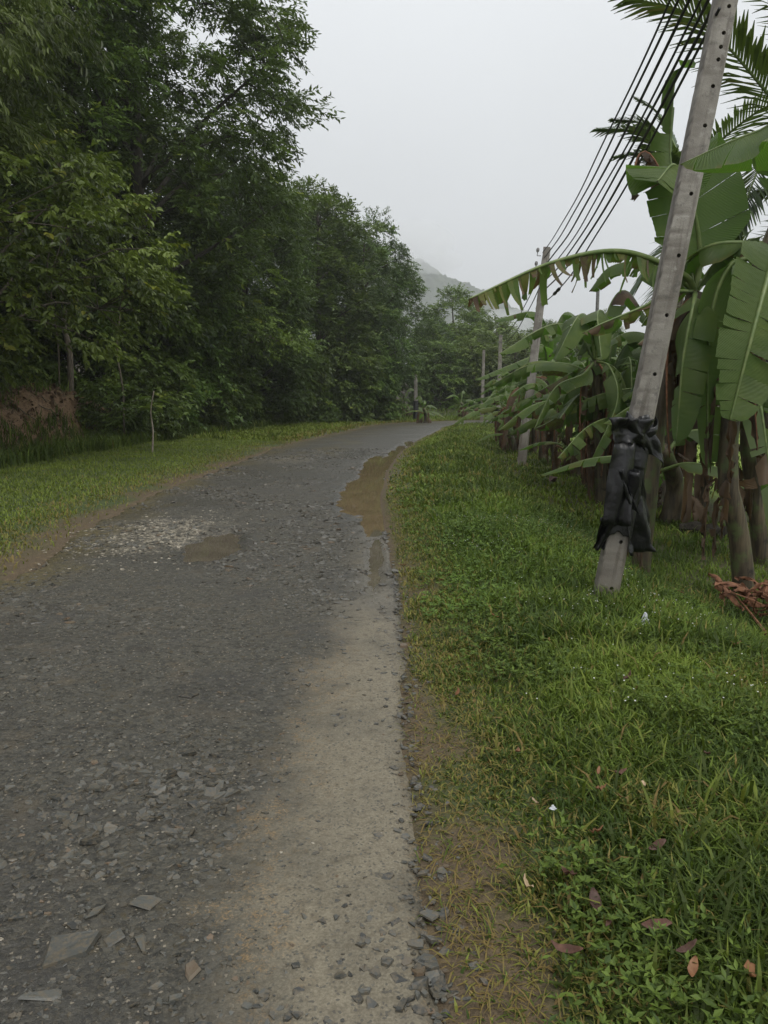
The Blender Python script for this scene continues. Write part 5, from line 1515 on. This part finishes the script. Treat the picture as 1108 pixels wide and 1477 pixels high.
# ------------------------------------------------------------------ small things on the ground
def leaf_litter(seed, Ls, Ws, curl):
    g = np.random.default_rng(seed); n = 7; s = np.linspace(0, 1, n)
    w = Ws * np.sin(np.pi * np.clip(s * .94 + .03, 0, 1)) ** .8
    z = .01 + curl * Ls * (s - .45) ** 2 * 1.6 + g.normal(0, .003, n)
    V = np.concatenate([np.c_[(s - .5) * Ls, -w * .5, z + w * .25 * curl * 2], np.c_[(s - .5) * Ls, np.zeros(n), z], np.c_[(s - .5) * Ls, w * .5, z + w * .3 * curl * 2]])
    Q = [[r * n + k, r * n + k + 1, (r + 1) * n + k + 1, (r + 1) * n + k] for r in (0, 1) for k in range(n - 1)]
    return V, Q
def litter_mat(name, a, b):
    m = Mt(name); p = m.objco(); n = m.noise(p, 40.0, 4)
    oi = m.n('ObjectInfo').outputs['Random']
    c = m.mix(m.rng(n, .3, .7), a, b); c = m.n('HueSaturation', {'Color': c, 'Value': m.rng(oi, 0, 1, .7, 1.3, False)}).outputs[0]
    return m.leafy(c, c, .6, .2)
M['litter_orange'] = litter_mat('litter_orange', (0.20, 0.085, 0.035), (0.32, 0.16, 0.07))
M['litter_brown'] = litter_mat('litter_brown', (0.07, 0.032, 0.022), (0.13, 0.065, 0.042))
M['litter_pale'] = litter_mat('litter_pale', (0.28, 0.20, 0.12), (0.42, 0.32, 0.2))
for k, (px, py, ln, rot, mt, lab) in enumerate((
    (861, 1135, .085, 1.2, 'litter_orange', 'orange dead leaf standing curled in the grass, uppermost of the middle cluster'), (893, 1140, .10, .2, 'litter_brown', 'dark red-brown leaf just right of the curled orange leaf'),
    (865, 1163, .075, .1, 'litter_orange', 'small flat orange leaf below the curled orange one'), (896, 1176, .09, .2, 'litter_orange', 'long orange leaf under the red-brown one'),
    (927, 1158, .07, 1.4, 'litter_pale', 'pale straw-coloured leaf right of the leaf cluster'), (769, 1181, .075, 2.0, 'litter_pale', 'tan curled leaf beside the white scrap'),
    (747, 1107, .14, 1.3, 'litter_orange', 'long thin tan leaf strip upright in the grass near the road edge'), (862, 1227, .095, .1, 'litter_orange', 'broad tan leaf alone below the leaf cluster'),
    (757, 1303, .085, 2.2, 'litter_pale', 'pale cream leaf at the border of the bare soil'), (816, 1290, .15, 2.2, 'litter_brown', 'dark brown leaf right of the pale cream leaf'),
    (948, 1245, .12, .1, 'litter_brown', 'grey-brown flat leaf at mid right in the grass'), (858, 1335, .15, 1.5, 'litter_brown', 'narrow dark leaf standing in the lower grass'),
    (874, 1362, .08, 1.0, 'litter_brown', 'small purple-brown leaf below the narrow standing one'), (945, 1368, .16, .0, 'litter_brown', 'long dark brown leaf lying flat across the lower grass'),
    (820, 1408, .16, 2.7, 'litter_brown', 'dark leaf at the edge of the bare soil in the lower grass'), (990, 1402, .12, .2, 'litter_brown', 'red-brown leaf at the lower right'),
    (1075, 1440, .14, 1.2, 'litter_orange', 'rusty leaf at the lower right picture corner'), (992, 1428, .11, 1.0, 'litter_orange', 'rusty leaf under the red-brown one at lower right'),
    (790, 940, .09, 1.3, 'litter_orange', 'tan leaf among the grass left of the white scrap by the pole'), (712, 902, .12, .1, 'litter_orange', 'small orange strip of leaf in the upper verge'),
    (906, 996, .13, .4, 'litter_brown', 'dark brown leaf among the white flowers'), (1060, 945, .12, .0, 'litter_orange', 'bright orange leaf before the brush pile'),
    (662, 1018, .11, 1.2, 'litter_orange', 'orange leaf upright near the road edge'), (640, 847, .12, .3, 'litter_orange', 'rust leaf beside the road above the wet rut'),
    (582, 826, .14, .2, 'litter_orange', 'rust-orange leaf on the road edge by the wet rut'), (1020, 1110, .1, .6, 'litter_brown', 'brown leaf at the right in the deep grass'),
    (800, 715, .5, 1.5, 'litter_brown', 'big brown dry leaf upright at the verge edge under the banana row'))):
    q = G(px, py)
    mb = MB(); ln = ln * (.50 if ln < .4 else .8)
    mb.add(*leaf_litter(700 + k, ln, ln * (.42 if k % 3 else .3), random.uniform(.35, .9)))
    o = mb.obj('fallen_leaf', M[mt], None, True)
    o.location = q + np.array([0, 0, .055 if ln < .4 else .25]); o.rotation_euler = (random.gauss(0, .35), random.gauss(0, .3) + (1.2 if ln > .4 else 0), rot)
    tag(o, lab, 'leaf', 'dead leaves fallen on the verge')
    md = o.modifiers.new('thick', 'SOLIDIFY'); md.thickness = .0012
def scrap(px, py, r, mat, label, seed, cat, tall=.6):
    q = G(px, py); g = np.random.default_rng(seed); mb = MB()
    nu, nv = 10, 7; V = []
    for i in range(nv):
        f = i / (nv - 1); rr = r * (1 - .75 * f ** 1.2)
        for j in range(nu):
            a = j * 6.283 / nu; k = 1 + .35 * g.uniform(-1, 1)
            V.append((rr * k * math.cos(a) * .8, rr * k * math.sin(a) * .6, r * 2 * tall * f + g.normal(0, .06 * r)))
    i, j = np.meshgrid(np.arange(nv - 1), np.arange(nu), indexing='ij')
    Q = np.stack([i * nu + j, i * nu + (j + 1) % nu, (i + 1) * nu + (j + 1) % nu, (i + 1) * nu + j], -1).reshape(-1, 4)
    mb.add(V, Q, [[(nv - 1) * nu, (nv - 1) * nu + k, (nv - 1) * nu + k + 1] for k in range(1, nu - 1)])
    o = mb.obj('litter_scrap', mat, None, False); o.location = q + np.array([0, 0, .04])
    tag(o, label, cat)
m_ = Mt('white_scrap'); M['white_scrap'] = m_.finish(m_.bsdf((.5, .52, .55), .3))
scrap(930, 908, .035, M['white_scrap'], 'crumpled clear-white plastic scrap in the grass before the pole', 3, 'litter', 1.0)
scrap(797, 1182, .014, M['white_scrap'], 'tiny white scrap beside a tan leaf in the grass', 4, 'litter', .5)
scrap(66, 960, .02, M['white_scrap'], 'white fragment lying on the dark gravel at the left', 5, 'litter', .3)
# heap of dry red-brown brush at the right edge
bq = G(1085, 890)
t = thing('brush_pile', 'heap of dry red-brown fronds and twigs beside the nearest banana plant', 'brush pile', bq)
g = np.random.default_rng(66)
for k in range(16):
    a = g.uniform(0, 6.28); r = g.uniform(.05, .35); b = np.array([math.cos(a) * r, math.sin(a) * r * .8, .05]); ln = g.uniform(.3, .7); az = g.uniform(0, 6.28)
    e = b + np.array([math.cos(az) * ln * .8, math.sin(az) * ln * .8, g.uniform(.0, .3)])
    w = MB(); tube(w, bez([b, (b + e) / 2 + g.normal(0, .05, 3), e], 6), np.linspace(.011, .004, 6), 5); w.obj('twig', M['dry_frond'], t)
for k in range(22):
    a = g.uniform(0, 6.28); r = g.uniform(0, .4); b = np.array([math.cos(a) * r, math.sin(a) * r * .8, .06 + .12 * (1 - r)]); az = g.uniform(0, 6.28); ln = g.uniform(.2, .45)
    e = b + np.array([math.cos(az) * ln, math.sin(az) * ln, g.uniform(-.08, .12)]); e[2] = max(e[2], .02)
    ma, rb = leaf_mesh([b, (b + e) / 2 + [0, 0, .07], e], g.uniform(.03, .07), 800 + k, n=9, tear=.5, fold=.3, curl=.8, brown=.6, blunt=.7)
    ma.materials[0] = M['dry_frond']; link('dry_leaf', ma, t)
w = MB(); p0 = bq - bq + np.array([.12, -.15, .05]); tube(w, bez([G(1105, 925) - bq + [0, 0, .06], G(1072, 893) - bq + [0, 0, .12], np.array(P(1040, 838, bq[1] + .1)) - bq], 8), np.linspace(.014, .006, 8), 6); w.obj('branch', M['dry_frond'], t)
# rotting black log behind the young banana plant
lq = G(1010, 772)
t = thing('log', 'black rotting log lying on the grove floor beyond the pole', 'log', lq)
w = MB(); a = G(982, 768) - lq; b = G(1045, 778) - lq
tube(w, bez([a + [0, 0, .06], (a + b) / 2 + [0, .1, .08], b + [0, 0, .07]], 14), .085 * (1 + .18 * np.random.default_rng(5).normal(size=14)), 9); w.obj('trunk', M['bark_dark'], t)
